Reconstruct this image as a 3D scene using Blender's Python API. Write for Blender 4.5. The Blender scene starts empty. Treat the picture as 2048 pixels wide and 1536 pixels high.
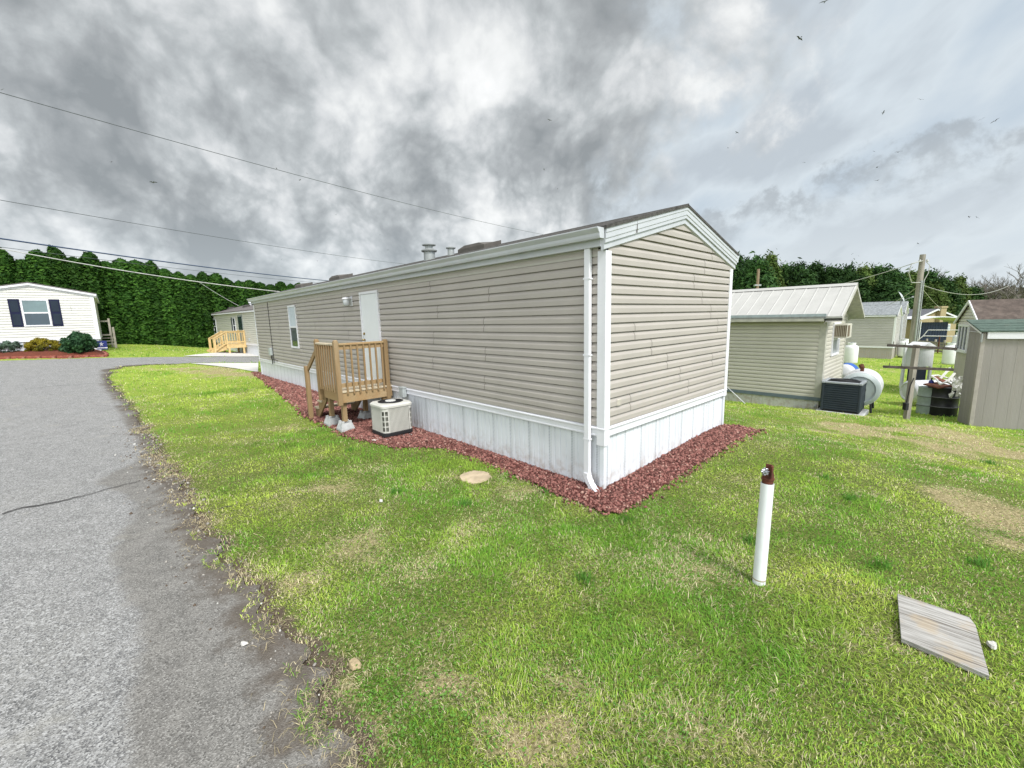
import bpy, bmesh, math, random
import numpy as np
from mathutils import Matrix, Vector
from mathutils.geometry import delaunay_2d_cdt

C = bpy.context.scene.collection
random.seed(7)
RNG = np.random.default_rng(11)

# ------------------------------------------------------------------ camera
CAM_H = 2.08
PITCH, ROLL, FPX = 0.153973, -0.024919, 856.25
FW = np.array([0, math.cos(PITCH), -math.sin(PITCH)])
_rt = np.array([1.0, 0, 0]); _up = np.cross(_rt, FW)
RT = _rt * math.cos(ROLL) + _up * math.sin(ROLL)
UP = -_rt * math.sin(ROLL) + _up * math.cos(ROLL)
cam_d = bpy.data.cameras.new('camera'); cam = bpy.data.objects.new('camera', cam_d); C.objects.link(cam)
cam_d.sensor_width = 36; cam_d.lens = 36 * FPX / 2048; cam_d.clip_start = 0.05; cam_d.clip_end = 3000
cam.matrix_world = Matrix(((RT[0], UP[0], -FW[0], 0), (RT[1], UP[1], -FW[1], 0), (RT[2], UP[2], -FW[2], CAM_H), (0, 0, 0, 1)))
bpy.context.scene.camera = cam

# ------------------------------------------------------------------ light and sky
SUN_EL, SUN_AZ = math.radians(50), math.radians(146)      # azimuth clockwise from +y
sd = bpy.data.lights.new('sun', 'SUN'); sun = bpy.data.objects.new('sun', sd); C.objects.link(sun)
sd.energy = 2.5; sd.angle = math.radians(13); sd.color = (1, 0.975, 0.94)
sdir = Vector((math.sin(SUN_AZ) * math.cos(SUN_EL), math.cos(SUN_AZ) * math.cos(SUN_EL), math.sin(SUN_EL)))
sun.rotation_euler = sdir.to_track_quat('Z', 'Y').to_euler()
vs = bpy.context.scene.view_settings
bpy.context.scene.display_settings.display_device = 'sRGB'
vs.view_transform = 'Standard'; vs.look = 'None'; vs.gamma = 1; vs.exposure = 0.70; vs.use_curve_mapping = False


class NT:
    """short node-tree writer"""
    def __init__(s, tree): s.t = tree; s.t.nodes.clear()
    def n(s, kind, **kw):
        nd = s.t.nodes.new(kind)
        for k, v in kw.items():
            if k.startswith('i_'): nd.inputs[int(k[2:])].default_value = v
            else: setattr(nd, k, v)
        return nd
    def l(s, a, b): s.t.links.new(a, b)
    def val(s, x, inp):
        if isinstance(x, (int, float)): inp.default_value = x
        else: s.l(x, inp)
    def m(s, op, a, b=0.0, c=0.0, clamp=False):
        nd = s.n('ShaderNodeMath', operation=op, use_clamp=clamp)
        for x, i in ((a, 0), (b, 1), (c, 2)): s.val(x, nd.inputs[i])
        return nd.outputs[0]
    def noise(s, vec, scale, detail=6, rough=0.55, dist=0.0, dim='3D'):
        nd = s.n('ShaderNodeTexNoise', noise_dimensions=dim); nd.inputs['Scale'].default_value = scale
        nd.inputs['Detail'].default_value = detail; nd.inputs['Roughness'].default_value = rough
        nd.inputs['Distortion'].default_value = dist
        if vec is not None: s.l(vec, nd.inputs['Vector'])
        return nd.outputs[0]
    def ramp(s, fac, stops, interp='LINEAR'):
        nd = s.n('ShaderNodeValToRGB'); nd.color_ramp.interpolation = interp
        e = nd.color_ramp.elements
        while len(e) < len(stops): e.new(0.5)
        for k, (p, c) in enumerate(stops):
            e[k].position = p; e[k].color = (c, c, c, 1) if isinstance(c, (int, float)) else (*c, 1)
        s.l(fac, nd.inputs[0]); return nd.outputs[0]
    def mix(s, fac, a, b, blend='MIX'):
        nd = s.n('ShaderNodeMix', data_type='RGBA', blend_type=blend)
        s.val(fac, nd.inputs[0])
        for x, i in ((a, 6), (b, 7)):
            if isinstance(x, tuple): nd.inputs[i].default_value = (*x, 1)
            else: s.l(x, nd.inputs[i])
        return nd.outputs[2]
    def smooth(s, x, lo, hi):
        nd = s.n('ShaderNodeMapRange', interpolation_type='SMOOTHSTEP')
        s.val(x, nd.inputs[0]); nd.inputs[1].default_value = lo; nd.inputs[2].default_value = hi
        return nd.outputs[0]


world = bpy.data.worlds.new('World'); bpy.context.scene.world = world; world.use_nodes = True
def build_sky():
    t = NT(world.node_tree)
    out = t.n('ShaderNodeOutputWorld'); bg = t.n('ShaderNodeBackground'); t.l(bg.outputs[0], out.inputs[0])
    sky = t.n('ShaderNodeTexSky', sky_type='NISHITA'); sky.sun_disc = False
    sky.sun_elevation = SUN_EL; sky.sun_rotation = SUN_AZ; sky.air_density = 1.0; sky.dust_density = 1.5
    tc = t.n('ShaderNodeTexCoord'); sep = t.n('ShaderNodeSeparateXYZ'); t.l(tc.outputs['Generated'], sep.inputs[0])
    X, Y, Z = sep.outputs
    zz = t.m('ADD', t.m('MAXIMUM', Z, 0.0), 0.45)
    px = t.m('DIVIDE', X, zz); py = t.m('DIVIDE', Y, zz)
    cb = t.n('ShaderNodeCombineXYZ'); t.l(px, cb.inputs[0]); t.l(py, cb.inputs[1]); P = cb.outputs[0]
    def mp(loc=(0, 0, 0), sc=(1, 1, 1), rot=0.0, src=None):
        nd = t.n('ShaderNodeMapping'); t.l(src or P, nd.inputs[0]); nd.inputs[1].default_value = loc
        nd.inputs[2].default_value = (0, 0, rot); nd.inputs[3].default_value = sc; return nd.outputs[0]
    # the deck is warped by a coarse flow so that its billows lean and tear
    def warp(v, scale, amt, seed):
        wn = t.n('ShaderNodeTexNoise'); wn.inputs['Scale'].default_value = scale; wn.inputs['Detail'].default_value = 3
        t.l(mp((seed, seed * 1.7, 0), src=v), wn.inputs['Vector'])
        sub = t.n('ShaderNodeVectorMath', operation='SUBTRACT'); t.l(wn.outputs[1], sub.inputs[0]); sub.inputs[1].default_value = (.5, .5, .5)
        scl = t.n('ShaderNodeVectorMath', operation='SCALE'); t.l(sub.outputs[0], scl.inputs[0]); scl.inputs[3].default_value = amt
        ad = t.n('ShaderNodeVectorMath', operation='ADD'); t.l(v, ad.inputs[0]); t.l(scl.outputs[0], ad.inputs[1]); return ad.outputs[0]
    # the broken deck is laid out with a conformal map of the sky dome (square of its stereographic picture), so that
    # billows keep their shape and shrink towards the horizon
    sa = t.m('DIVIDE', X, t.m('ADD', t.m('MAXIMUM', Z, -.5), 1.0)); sb = t.m('DIVIDE', Y, t.m('ADD', t.m('MAXIMUM', Z, -.5), 1.0))
    qa = t.m('SUBTRACT', t.m('MULTIPLY', sa, sa), t.m('MULTIPLY', sb, sb)); qb = t.m('MULTIPLY', t.m('MULTIPLY', sa, sb), 2.0)
    c3 = t.n('ShaderNodeCombineXYZ'); t.l(qa, c3.inputs[0]); t.l(qb, c3.inputs[1])
    F = warp(P, 1.6, .20, 3.1); Q = warp(c3.outputs[0], 3.0, .10, 3.1)
    big = t.noise(mp(SKY_O1, (1, 1, 1), 0, Q), 2.3, 3, .5, dim='2D')
    mid = t.noise(mp(SKY_O2, (1, 1, 1), 0, Q), 5.6, 7, .62, dim='2D')
    lump = t.noise(mp((9, 2, 4), (1, 1, 1), 0, Q), 15.0, 5, .62, dim='2D')
    # rounded billows, sampled twice (the second time towards the light) so each has a bright and a dark side
    def puff(off):
        nd = t.n('ShaderNodeTexVoronoi', feature='SMOOTH_F1', voronoi_dimensions='2D'); nd.inputs['Scale'].default_value = 4.4; nd.inputs['Detail'].default_value = 3.0
        nd.inputs['Roughness'].default_value = .58; nd.inputs['Lacunarity'].default_value = 2.3; nd.inputs['Smoothness'].default_value = .35; nd.normalize = True
        t.l(mp((SKY_O2[0] + off[0], SKY_O2[1] + off[1], 1.3), (1, 1, 1), 0, F3), nd.inputs['Vector']); return nd.outputs['Distance']
    F3 = warp(Q, 7.0, .07, 5.7)
    pf = puff((0, 0)); pf2 = puff((.035, -.03))
    relief = t.m('MULTIPLY', t.m('SUBTRACT', pf, pf2), 1.1)
    d = t.m('ADD', t.m('MULTIPLY', big, .70), t.m('ADD', t.m('MULTIPLY', mid, .40), t.m('MULTIPLY', lump, .18)))
    d = t.m('ADD', d, t.m('MULTIPLY', t.m('SUBTRACT', pf, .30), .50))
    d = t.m('SUBTRACT', d, t.m('MULTIPLY', relief, .62))
    d = t.m('ADD', .562, t.m('MULTIPLY', t.m('SUBTRACT', d, .575), SKY_CON))
    cl = t.ramp(d, [(.36, (.72, .725, .72)), (.48, (.62, .63, .625)), (.575, (.485, .50, .505)), (.645, (.37, .39, .395)), (.72, (.285, .30, .305)), (.82, (.215, .23, .235))])
    # thin pale cloud to the right of the broken deck
    edge = t.m('ADD', px, t.m('MULTIPLY', t.m('SUBTRACT', mid, .5), .9))
    edge = t.m('ADD', edge, t.m('MULTIPLY', t.m('SUBTRACT', big, .5), .45))
    edge = t.m('SUBTRACT', edge, t.m('MULTIPLY', t.m('SUBTRACT', 1.2, py), .12))
    right = t.smooth(edge, .26, .58)
    thin = t.noise(mp((2, 5, 1), (1.5, .85, 1), .4, F), 2.2, 6, .5, dim='2D')
    pale = t.ramp(thin, [(.36, (.395, .455, .51)), (.50, (.48, .53, .565)), (.62, (.38, .42, .455))])
    low = t.smooth(Z, .24, .02)
    pale = t.mix(t.m('MULTIPLY', low, .6), pale, (.55, .58, .59))
    # long grey rolls across the pale part
    band = t.m('ADD', t.m('MULTIPLY', px, .786), t.m('MULTIPLY', py, .619))
    band = t.m('ADD', t.m('SUBTRACT', band, SKY_BAND), t.m('MULTIPLY', t.m('SUBTRACT', mid, .5), .5))
    bm_ = t.m('MULTIPLY', t.m('MULTIPLY', t.smooth(band, -.03, .03), t.smooth(band, .20, .04)), t.smooth(lump, .30, .60))
    pale = t.mix(t.m('MULTIPLY', bm_, .6), pale, (.25, .27, .285))
    streak = t.smooth(t.noise(mp((4, 1, 2), (1.8, .8, 1), .42, F), 3.2, 6, .5, dim='2D'), .60, .72)
    pale = t.mix(t.m('MULTIPLY', t.m('MULTIPLY', streak, low), .5), pale, (.29, .32, .345))
    col = t.mix(right, cl, pale)
    # far cloud near the horizon is bluer and lower in contrast
    hz = t.smooth(Z, .24, .0)
    col = t.mix(t.m('MULTIPLY', hz, .40), col, (.46, .52, .58))
    # the blue above shows faintly through; brightness added overhead and behind the viewer, out of view, fills the walls
    col = t.mix(.06, col, t.mix(1.0, sky.outputs[0], (.10, .10, .10), 'MULTIPLY'))
    back = t.m('ADD', .91, t.m('MULTIPLY', t.smooth(Y, .15, -.65), SKY_BACK_FILL))
    back = t.m('ADD', back, t.m('MULTIPLY', t.smooth(Z, .74, .95), SKY_TOP_FILL))
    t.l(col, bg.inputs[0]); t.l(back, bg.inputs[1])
SKY_O1, SKY_O2, SKY_BACK_FILL, SKY_TOP_FILL, SKY_BAND = (3.6, 6.0, 1), (3.2, 7.7, 5), 1.6, .9, 1.38
SKY_CON = 1.06
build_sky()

# ------------------------------------------------------------------ positions
def ray(x, y): return FW + RT * (x - 1024) / FPX + UP * (768 - y) / FPX
def at(x, y, Y):
    d = ray(x, y); return np.array([0, 0, CAM_H]) + d * (Y / d[1])
TH = 0.747
U = np.array([math.cos(TH), math.sin(TH)]); W_ = np.array([-U[1], U[0]])       # the two directions all the homes are laid out on
A = np.array([1.104, 5.064]); HW, HL = 3.70, 16.39
_ctl = np.array([(0,0,0),(-3,2,0),(3,2,0),(2,3.2,0),(0,3.5,-.02),(1.1,5,-.1),(3.8,7.6,.0),(-1.5,7.3,-.1),(-3.6,8.4,-.09),(-5,6,0),(-2.5,4,0),(-10,17,.02),(-6,12.5,.0),(6,8.6,-.3),
  (8.7,10.9,-.64),(10.2,10.8,-.79),(11.6,10.4,-.9),(11.7,9.5,-.86),(8.8,12,-.76),(7.4,14.5,-.88),(21.5,27,-1.33),(26.8,26,-1.42),(27.7,31,-1.6),(29.4,32,-1.6),(6,4,-.18),(9.5,6.5,-.62),
  (-19.9,20.9,.93),(-24,17,.9),(-25,30,.9),(-15,25.3,.22),(-21.5,31,.4),(-18,15,.72),(-13,13,.3),(-9,8,.05),(-30,10,1.0),(48,50,-2.0),(40,65,-2.0),(-30,45,.8),(0,40,-.7),(60,0,-2.0),(-60,0,1.3),
  (0,-20,0),(300,0,-5),(-300,0,4),(0,300,-4),(0,-300,0),(220,220,-5),(-220,220,1.5)], float)
def _phi(r2): return np.sqrt(r2 + 2.5)
_n = len(_ctl); _M = np.zeros((_n + 1, _n + 1))
_M[:_n, :_n] = _phi(((_ctl[:, None, :2] - _ctl[None, :, :2]) ** 2).sum(-1)); _M[:_n, _n] = 1; _M[_n, :_n] = 1
_w = np.linalg.solve(_M, np.append(_ctl[:, 2], 0))
def terr(x, y):
    x = np.asarray(x, float); y = np.asarray(y, float); s = np.full(np.broadcast(x, y).shape, _w[_n])
    for k in range(_n): s = s + _w[k] * _phi((x - _ctl[k, 0]) ** 2 + (y - _ctl[k, 1]) ** 2)
    return s
def gp(x, y):
    """the place on the land seen at a picture point"""
    d = ray(x, y); lo, hi = .3, 400.0; prev = lo
    t = lo
    while t < hi:
        p = d * t; 
        if p[2] + CAM_H < terr(p[0], p[1]):
            a, b = prev, t
            for _ in range(40):
                m = (a + b) / 2; p = d * m
                if p[2] + CAM_H < terr(p[0], p[1]): b = m
                else: a = m
            p = d * a; return np.array([p[0], p[1], p[2] + CAM_H])
        prev = t; t *= 1.03
    p = d * hi; return np.array([p[0], p[1], float(terr(p[0], p[1]))])
def hpos(s, g, z=0.0):            # s along the long wall, g along the gable wall of the main home
    p = A + W_ * s + U * g; return np.array([p[0], p[1], z])

def vnoise(x, y, seed=0):
    xi = np.floor(x).astype(np.int64); yi = np.floor(y).astype(np.int64); fx = x - xi; fy = y - yi
    fx = fx * fx * (3 - 2 * fx); fy = fy * fy * (3 - 2 * fy)
    def h(a, b):
        n = (a * 374761393 + b * 668265263 + seed * 1274126177) & 0x7fffffff
        n = ((n ^ (n >> 13)) * 1274126177) & 0x7fffffff
        return ((n ^ (n >> 16)) & 0xffff) / 65535.0
    return (h(xi, yi) * (1 - fx) + h(xi + 1, yi) * fx) * (1 - fy) + (h(xi, yi + 1) * (1 - fx) + h(xi + 1, yi + 1) * fx) * fy
def fbm(x, y, sc, oct_=4, seed=0):
    v = 0; a = .5; tot = 0
    for k in range(oct_):
        v = v + a * vnoise(x * sc + 17.3 * k, y * sc - 9.1 * k, seed + k); tot += a; a *= .5; sc *= 2.03
    return v / tot

# ------------------------------------------------------------------ materials
def mat(name, col, rough=.6, var=.12, vscale=6.0, bump=0.0, bscale=40.0, metal=0.0, col2=None, stretch=(1, 1, 1), spec=.35, streak=None, dirt=None):
    m = bpy.data.materials.new(name); m.use_nodes = True; t = NT(m.node_tree)
    out = t.n('ShaderNodeOutputMaterial'); b = t.n('ShaderNodeBsdfPrincipled'); t.l(b.outputs[0], out.inputs[0])
    tc = t.n('ShaderNodeTexCoord'); mp = t.n('ShaderNodeMapping'); t.l(tc.outputs['Object'], mp.inputs[0]); mp.inputs[3].default_value = stretch
    V = mp.outputs[0]
    c2 = col2 or tuple(max(0, c * (1 - 2.2 * var)) for c in col)
    c = t.mix(t.smooth(t.noise(V, vscale, 6, .6), .3, .72), col, c2)
    if dirt:       # (colour, scale, amount) blotches of grime
        c = t.mix(t.m('MULTIPLY', t.smooth(t.noise(V, dirt[1], 7, .65, .4), .52, .75), dirt[2]), c, dirt[0])
    if streak:     # vertical run marks
        mp2 = t.n('ShaderNodeMapping'); t.l(tc.outputs['Object'], mp2.inputs[0]); mp2.inputs[3].default_value = (1, 1, .06)
        c = t.mix(t.m('MULTIPLY', t.smooth(t.noise(mp2.outputs[0], streak[1], 5, .6), .48, .75), streak[2]), c, streak[0])
    t.l(c, b.inputs['Base Color'])
    rr = t.m('ADD', rough - .08, t.m('MULTIPLY', t.noise(V, vscale * 2.3, 4), .16)); t.l(rr, b.inputs['Roughness'])
    b.inputs['Metallic'].default_value = metal; b.inputs['Specular IOR Level'].default_value = spec
    if bump:
        bp = t.n('ShaderNodeBump'); bp.inputs['Strength'].default_value = bump; bp.inputs['Distance'].default_value = .02
        t.l(t.noise(V, bscale, 5, .6), bp.inputs['Height']); t.l(bp.outputs[0], b.inputs['Normal'])
    return m
def glass_mat(name, col, rough=.05):
    m = bpy.data.materials.new(name); m.use_nodes = True; t = NT(m.node_tree)
    out = t.n('ShaderNodeOutputMaterial'); b = t.n('ShaderNodeBsdfPrincipled'); t.l(b.outputs[0], out.inputs[0])
    tc = t.n('ShaderNodeTexCoord')
    c = t.mix(t.noise(tc.outputs['Object'], 3.0, 4), col, tuple(x * .5 for x in col)); t.l(c, b.inputs['Base Color'])
    b.inputs['Roughness'].default_value = rough; b.inputs['Specular IOR Level'].default_value = .7
    return m
def attr_mat(name, rough=.75, trans=0.3, attr='Col', spec=.2):
    m = bpy.data.materials.new(name); m.use_nodes = True; t = NT(m.node_tree)
    out = t.n('ShaderNodeOutputMaterial'); at_ = t.n('ShaderNodeAttribute', attribute_name=attr)
    b = t.n('ShaderNodeBsdfPrincipled'); t.l(at_.outputs[0], b.inputs['Base Color']); b.inputs['Roughness'].default_value = rough
    b.inputs['Specular IOR Level'].default_value = spec
    if trans:
        tr = t.n('ShaderNodeBsdfTranslucent'); t.l(at_.outputs[0], tr.inputs[0]); mx = t.n('ShaderNodeMixShader'); mx.inputs[0].default_value = trans
        t.l(b.outputs[0], mx.inputs[1]); t.l(tr.outputs[0], mx.inputs[2]); t.l(mx.outputs[0], out.inputs[0])
    else: t.l(b.outputs[0], out.inputs[0])
    return m
def leaf_mat(name, c1, c2, c3, trans=.25):
    """foliage whose leaves differ one from the next"""
    m = bpy.data.materials.new(name); m.use_nodes = True; t = NT(m.node_tree)
    out = t.n('ShaderNodeOutputMaterial'); geo = t.n('ShaderNodeNewGeometry'); tc = t.n('ShaderNodeTexCoord'); oi = t.n('ShaderNodeObjectInfo')
    c = t.mix(geo.outputs['Random Per Island'], c1, c2)
    c = t.mix(t.smooth(t.noise(tc.outputs['Object'], 1.4, 3), .45, .7), c, c3)
    hs = t.n('ShaderNodeHueSaturation'); t.l(c, hs.inputs['Color']); t.l(t.m('ADD', .75, t.m('MULTIPLY', oi.outputs['Random'], .5)), hs.inputs['Value'])
    b = t.n('ShaderNodeBsdfPrincipled'); t.l(hs.outputs[0], b.inputs['Base Color']); b.inputs['Roughness'].default_value = .65; b.inputs['Specular IOR Level'].default_value = .1
    tr = t.n('ShaderNodeBsdfTranslucent'); t.l(hs.outputs[0], tr.inputs[0]); mx = t.n('ShaderNodeMixShader'); mx.inputs[0].default_value = trans
    t.l(b.outputs[0], mx.inputs[1]); t.l(tr.outputs[0], mx.inputs[2]); t.l(mx.outputs[0], out.inputs[0])
    return m

# ------------------------------------------------------------------ mesh writers
class MB:
    def __init__(s): s.v = []; s.f = []; s.mi = []
    def add(s, vs, fs, mi=0):
        o = len(s.v); s.v += [tuple(map(float, p)) for p in vs]; s.f += [tuple(i + o for i in f) for f in fs]; s.mi += [mi] * len(fs); return s
    def box(s, lo, hi, mi=0):
        x0, y0, z0 = lo; x1, y1, z1 = hi
        return s.add([(x0,y0,z0),(x1,y0,z0),(x1,y1,z0),(x0,y1,z0),(x0,y0,z1),(x1,y0,z1),(x1,y1,z1),(x0,y1,z1)],
                     [(0,3,2,1),(4,5,6,7),(0,1,5,4),(1,2,6,5),(2,3,7,6),(3,0,4,7)], mi)
    def cbox(s, lo, hi, b=.004, mi=0):
        """box with chamfered vertical edges and top"""
        x0, y0, z0 = lo; x1, y1, z1 = hi
        r = [(x0+b,y0),(x1-b,y0),(x1,y0+b),(x1,y1-b),(x1-b,y1),(x0+b,y1),(x0,y1-b),(x0,y0+b)]
        cx, cy = (x0+x1)/2, (y0+y1)/2; kx = 1-2*b/max(x1-x0,1e-6); ky = 1-2*b/max(y1-y0,1e-6)
        vs = [(x,y,z0) for x,y in r]+[(x,y,z1-b) for x,y in r]+[(cx+(x-cx)*kx,cy+(y-cy)*ky,z1) for x,y in r]
        fs = [tuple(reversed(range(8))), tuple(range(16,24))]
        for k in range(8):
            j = (k+1)%8; fs += [(k,j,j+8,k+8),(k+8,j+8,j+16,k+16)]
        return s.add(vs, fs, mi)
    def beam(s, a, b, w, h, mi=0, up=(0,0,1)):
        a = Vector(a); b = Vector(b); d = (b-a).normalized(); upv = Vector(up)
        if abs(d.dot(upv)) > .99: upv = Vector((1,0,0))
        x = d.cross(upv).normalized(); y = x.cross(d).normalized()
        vs = [p + x*(sx*w/2) + y*(sy*h/2) for p in (a,b) for sx,sy in ((-1,-1),(1,-1),(1,1),(-1,1))]
        return s.add(vs, [(3,2,1,0),(4,5,6,7),(0,1,5,4),(1,2,6,5),(2,3,7,6),(3,0,4,7)], mi)
    def tube(s, pts, r, n=8, mi=0, caps=True):
        pts = [Vector(p) for p in pts]; rs = r if isinstance(r, (list, tuple)) else [r]*len(pts)
        ring = []; ref = None
        for k, p in enumerate(pts):
            d = (pts[min(k+1,len(pts)-1)] - pts[max(k-1,0)]).normalized()
            if ref is None: ref = Vector((0,0,1)) if abs(d.z) < .9 else Vector((1,0,0))
            x = d.cross(ref).normalized(); y = d.cross(x).normalized(); ref = -y if False else x.cross(d)
            ring.append([p + (x*math.cos(2*math.pi*i/n) + y*math.sin(2*math.pi*i/n))*rs[k] for i in range(n)])
        vs = [q for rg in ring for q in rg]; fs = []
        for k in range(len(pts)-1):
            for i in range(n):
                j = (i+1)%n; fs.append((k*n+i, k*n+j, (k+1)*n+j, (k+1)*n+i))
        if caps: fs += [tuple(reversed(range(n))), tuple(range((len(pts)-1)*n, len(pts)*n))]
        return s.add(vs, fs, mi)
    def lathe(s, prof, n=24, c=(0,0,0), mi=0, axis='z', sy=1.0):
        vs = []; fs = []
        for r, h in prof:
            for i in range(n):
                a = 2*math.pi*i/n; p = (r*math.cos(a), r*math.sin(a)*sy, h)
                if axis == 'x': p = (h, r*math.cos(a), r*math.sin(a))
                elif axis == 'y': p = (r*math.cos(a), h, r*math.sin(a))
                vs.append((p[0]+c[0], p[1]+c[1], p[2]+c[2]))
        for k in range(len(prof)-1):
            for i in range(n):
                j = (i+1)%n; fs.append((k*n+i, k*n+j, (k+1)*n+j, (k+1)*n+i))
        if prof[0][0] > 1e-4: fs.append(tuple(reversed(range(n))))
        if prof[-1][0] > 1e-4: fs.append(tuple(range((len(prof)-1)*n, len(prof)*n)))
        return s.add(vs, fs, mi)
    def prism(s, poly, d, mi=0):
        """planar polygon (3-D points) extruded by vector d"""
        n = len(poly); vs = [tuple(p) for p in poly] + [tuple(np.array(p)+np.array(d)) for p in poly]
        fs = [tuple(range(n)), tuple(reversed(range(n, 2*n)))] + [(i, i+n, (i+1)%n+n, (i+1)%n) for i in range(n)]
        return s.add(vs, fs, mi)
    def extrude(s, prof, fn0, fn1, mi=0):
        """open profile swept straight: fn0/fn1 map a profile point to its start / end"""
        n = len(prof); vs = [fn0(p) for p in prof] + [fn1(p) for p in prof]
        return s.add(vs, [(i, i+1, i+1+n, i+n) for i in range(n-1)], mi)
    def build(s, name, mats, parent=None, loc=None, rz=0, smooth=False, fix=True):
        me = bpy.data.meshes.new(name); me.from_pydata(s.v, [], s.f)
        mats = mats if isinstance(mats, (list, tuple)) else [mats]
        for m in mats: me.materials.append(m)
        if len(mats) > 1: me.polygons.foreach_set('material_index', s.mi)
        me.update()
        if fix:
            bm = bmesh.new(); bm.from_mesh(me); bmesh.ops.recalc_face_normals(bm, faces=bm.faces); bm.to_mesh(me); bm.free()
        if smooth:
            me.polygons.foreach_set('use_smooth', [True]*len(me.polygons))
            try: me.set_sharp_from_angle(angle=math.radians(40))
            except Exception: pass
        o = bpy.data.objects.new(name, me); C.objects.link(o)
        if parent: o.parent = parent
        if loc is not None: o.location = [float(q) for q in loc]
        o.rotation_euler.z = rz
        return o
def tag(o, label=None, cat=None, group=None, kind=None):
    if label: o['label'] = label
    if cat: o['category'] = cat
    if group: o['group'] = group
    if kind: o['kind'] = kind
    return o
def thing(name, label, cat, loc=(0,0,0), rz=0.0, group=None):
    o = bpy.data.objects.new(name, None); C.objects.link(o); o.location = [float(q) for q in loc]; o.rotation_euler.z = rz
    o.empty_display_size = .2
    return tag(o, label, cat, group)
KIDS = {}
def dup(root, loc, rz=0.0, label=None, scale=None):
    def cp(o, par):
        c = o.copy(); C.objects.link(c)
        if par: c.parent = par
        for ch in [x for x in bpy.data.objects if x.parent == o]: cp(ch, c)
        return c
    r = cp(root, None); r.location = [float(q) for q in loc]; r.rotation_euler.z = rz
    if scale: r.scale = (scale if isinstance(scale, tuple) else (scale,)*3)
    if label: r['label'] = label
    return r
def np_mesh(name, verts, faces_flat, loop_tot, mats, col=None, parent=None, attrs=None, smooth=False):
    me = bpy.data.meshes.new(name); me.vertices.add(len(verts)); me.vertices.foreach_set('co', np.asarray(verts, np.float32).ravel())
    me.loops.add(len(faces_flat)); me.loops.foreach_set('vertex_index', np.asarray(faces_flat, np.int32))
    lt = np.asarray(loop_tot, np.int32); me.polygons.add(len(lt)); ls = np.zeros(len(lt), np.int32); ls[1:] = np.cumsum(lt)[:-1]
    me.polygons.foreach_set('loop_start', ls); me.polygons.foreach_set('loop_total', lt)
    me.update(calc_edges=True); me.validate()
    for m in (mats if isinstance(mats, list) else [mats]): me.materials.append(m)
    if col is not None:
        a = me.color_attributes.new('Col', 'FLOAT_COLOR', 'POINT'); a.data.foreach_set('color', np.asarray(col, np.float32).ravel())
    for k, vv in (attrs or {}).items():
        a = me.attributes.new(k, 'FLOAT', 'POINT'); a.data.foreach_set('value', np.asarray(vv, np.float32))
    if smooth: me.polygons.foreach_set('use_smooth', np.ones(len(lt), bool))
    o = bpy.data.objects.new(name, me); C.objects.link(o)
    if parent: o.parent = parent
    return o

# ================================================================== LAND
def poly_px(pts): return np.array([gp(x, y)[:2] for x, y in pts])
def inside(P, poly):
    x, y = P[:, 0], P[:, 1]; r = np.zeros(len(x), bool); n = len(poly); j = n - 1
    for i in range(n):
        xi, yi = poly[i]; xj, yj = poly[j]
        c = ((yi > y) != (yj > y)) & (x < (xj - xi) * (y - yi) / (yj - yi + 1e-12) + xi); r ^= c; j = i
    return r
def pdist(P, line):
    d = np.full(len(P), 1e9)
    for a, b in zip(line[:-1], line[1:]):
        ab = b - a; t = np.clip(((P - a) @ ab) / max(ab @ ab, 1e-9), 0, 1); q = a + t[:, None] * ab
        d = np.minimum(d, np.hypot(P[:, 0] - q[:, 0], P[:, 1] - q[:, 1]))
    return d
def dens(line, step):
    out = []
    for a, b in zip(line[:-1], line[1:]):
        n = max(1, int(np.hypot(*(b - a)) / step))
        out += [a + (b - a) * k / n for k in range(n)]
    return np.array(out + [line[-1]])

near_edge = poly_px([(690,1536),(640,1400),(590,1300),(520,1200),(455,1110),(395,1020),(350,950),(315,895),(283,850),(258,815),(238,785),(224,762),(218,748),(226,738),(250,733),(300,729),(350,728)])
near_edge = np.vstack([[near_edge[0] + np.array([1.2, -3.2]), near_edge[0] + np.array([.5, -1.0])], near_edge])
far_edge = poly_px([(520,714),(460,713.5),(405,714.5),(345,714),(300,714.5),(245,715.5),(212,716),(150,717.5),(80,719.5),(0,722)])
far_edge = np.vstack([far_edge, far_edge[-1] + (far_edge[-1] - far_edge[-2]) * 8])
back_edge = poly_px([(380,726),(517,725)])
EDGE = dens(near_edge, .05)
_j = (fbm(EDGE[:, 0], EDGE[:, 1], 2.3, 4, 3) - .5)
_nrm = np.gradient(EDGE, axis=0); _nrm = np.stack([_nrm[:, 1], -_nrm[:, 0]], 1) / (np.hypot(_nrm[:, 0], _nrm[:, 1])[:, None] + 1e-9)
_j2 = (fbm(EDGE[:, 0], EDGE[:, 1], 9.0, 3, 33) - .5)
EDGE = EDGE + _nrm * (_j * .34 + _j2 * .20)[:, None]
road_poly = np.vstack([EDGE, back_edge, far_edge, [[-60, far_edge[-1][1] - 10], [-60, -6], [near_edge[0][0], -6]]])
GRAVEL_OUT = poly_px([(1512,860),(1470,882),(1420,915),(1370,944),(1320,976),(1275,1005),(1232,1028),(1190,1018),(1150,1003),(1100,982),(1060,962),(1005,940),(960,922),(900,898),(850,894),(800,897),(745,884),(700,874),(660,852),(612,830),(590,806),(566,786),(540,767),(512,745)])
_h = lambda s, g: hpos(s, g)[:2]
gravel_poly = np.vstack([GRAVEL_OUT, [_h(HL + .12, .1), _h(.02, .02), _h(.02, HW + .1)]])
pad_near = np.vstack([poly_px([(380,727),(517,726),(516,744),(506,743),(470,737),(430,732)])])
pad_far = np.vstack([poly_px([(366,713),(420,706.5),(500,702),(520,702),(520,713.4)])])
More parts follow.
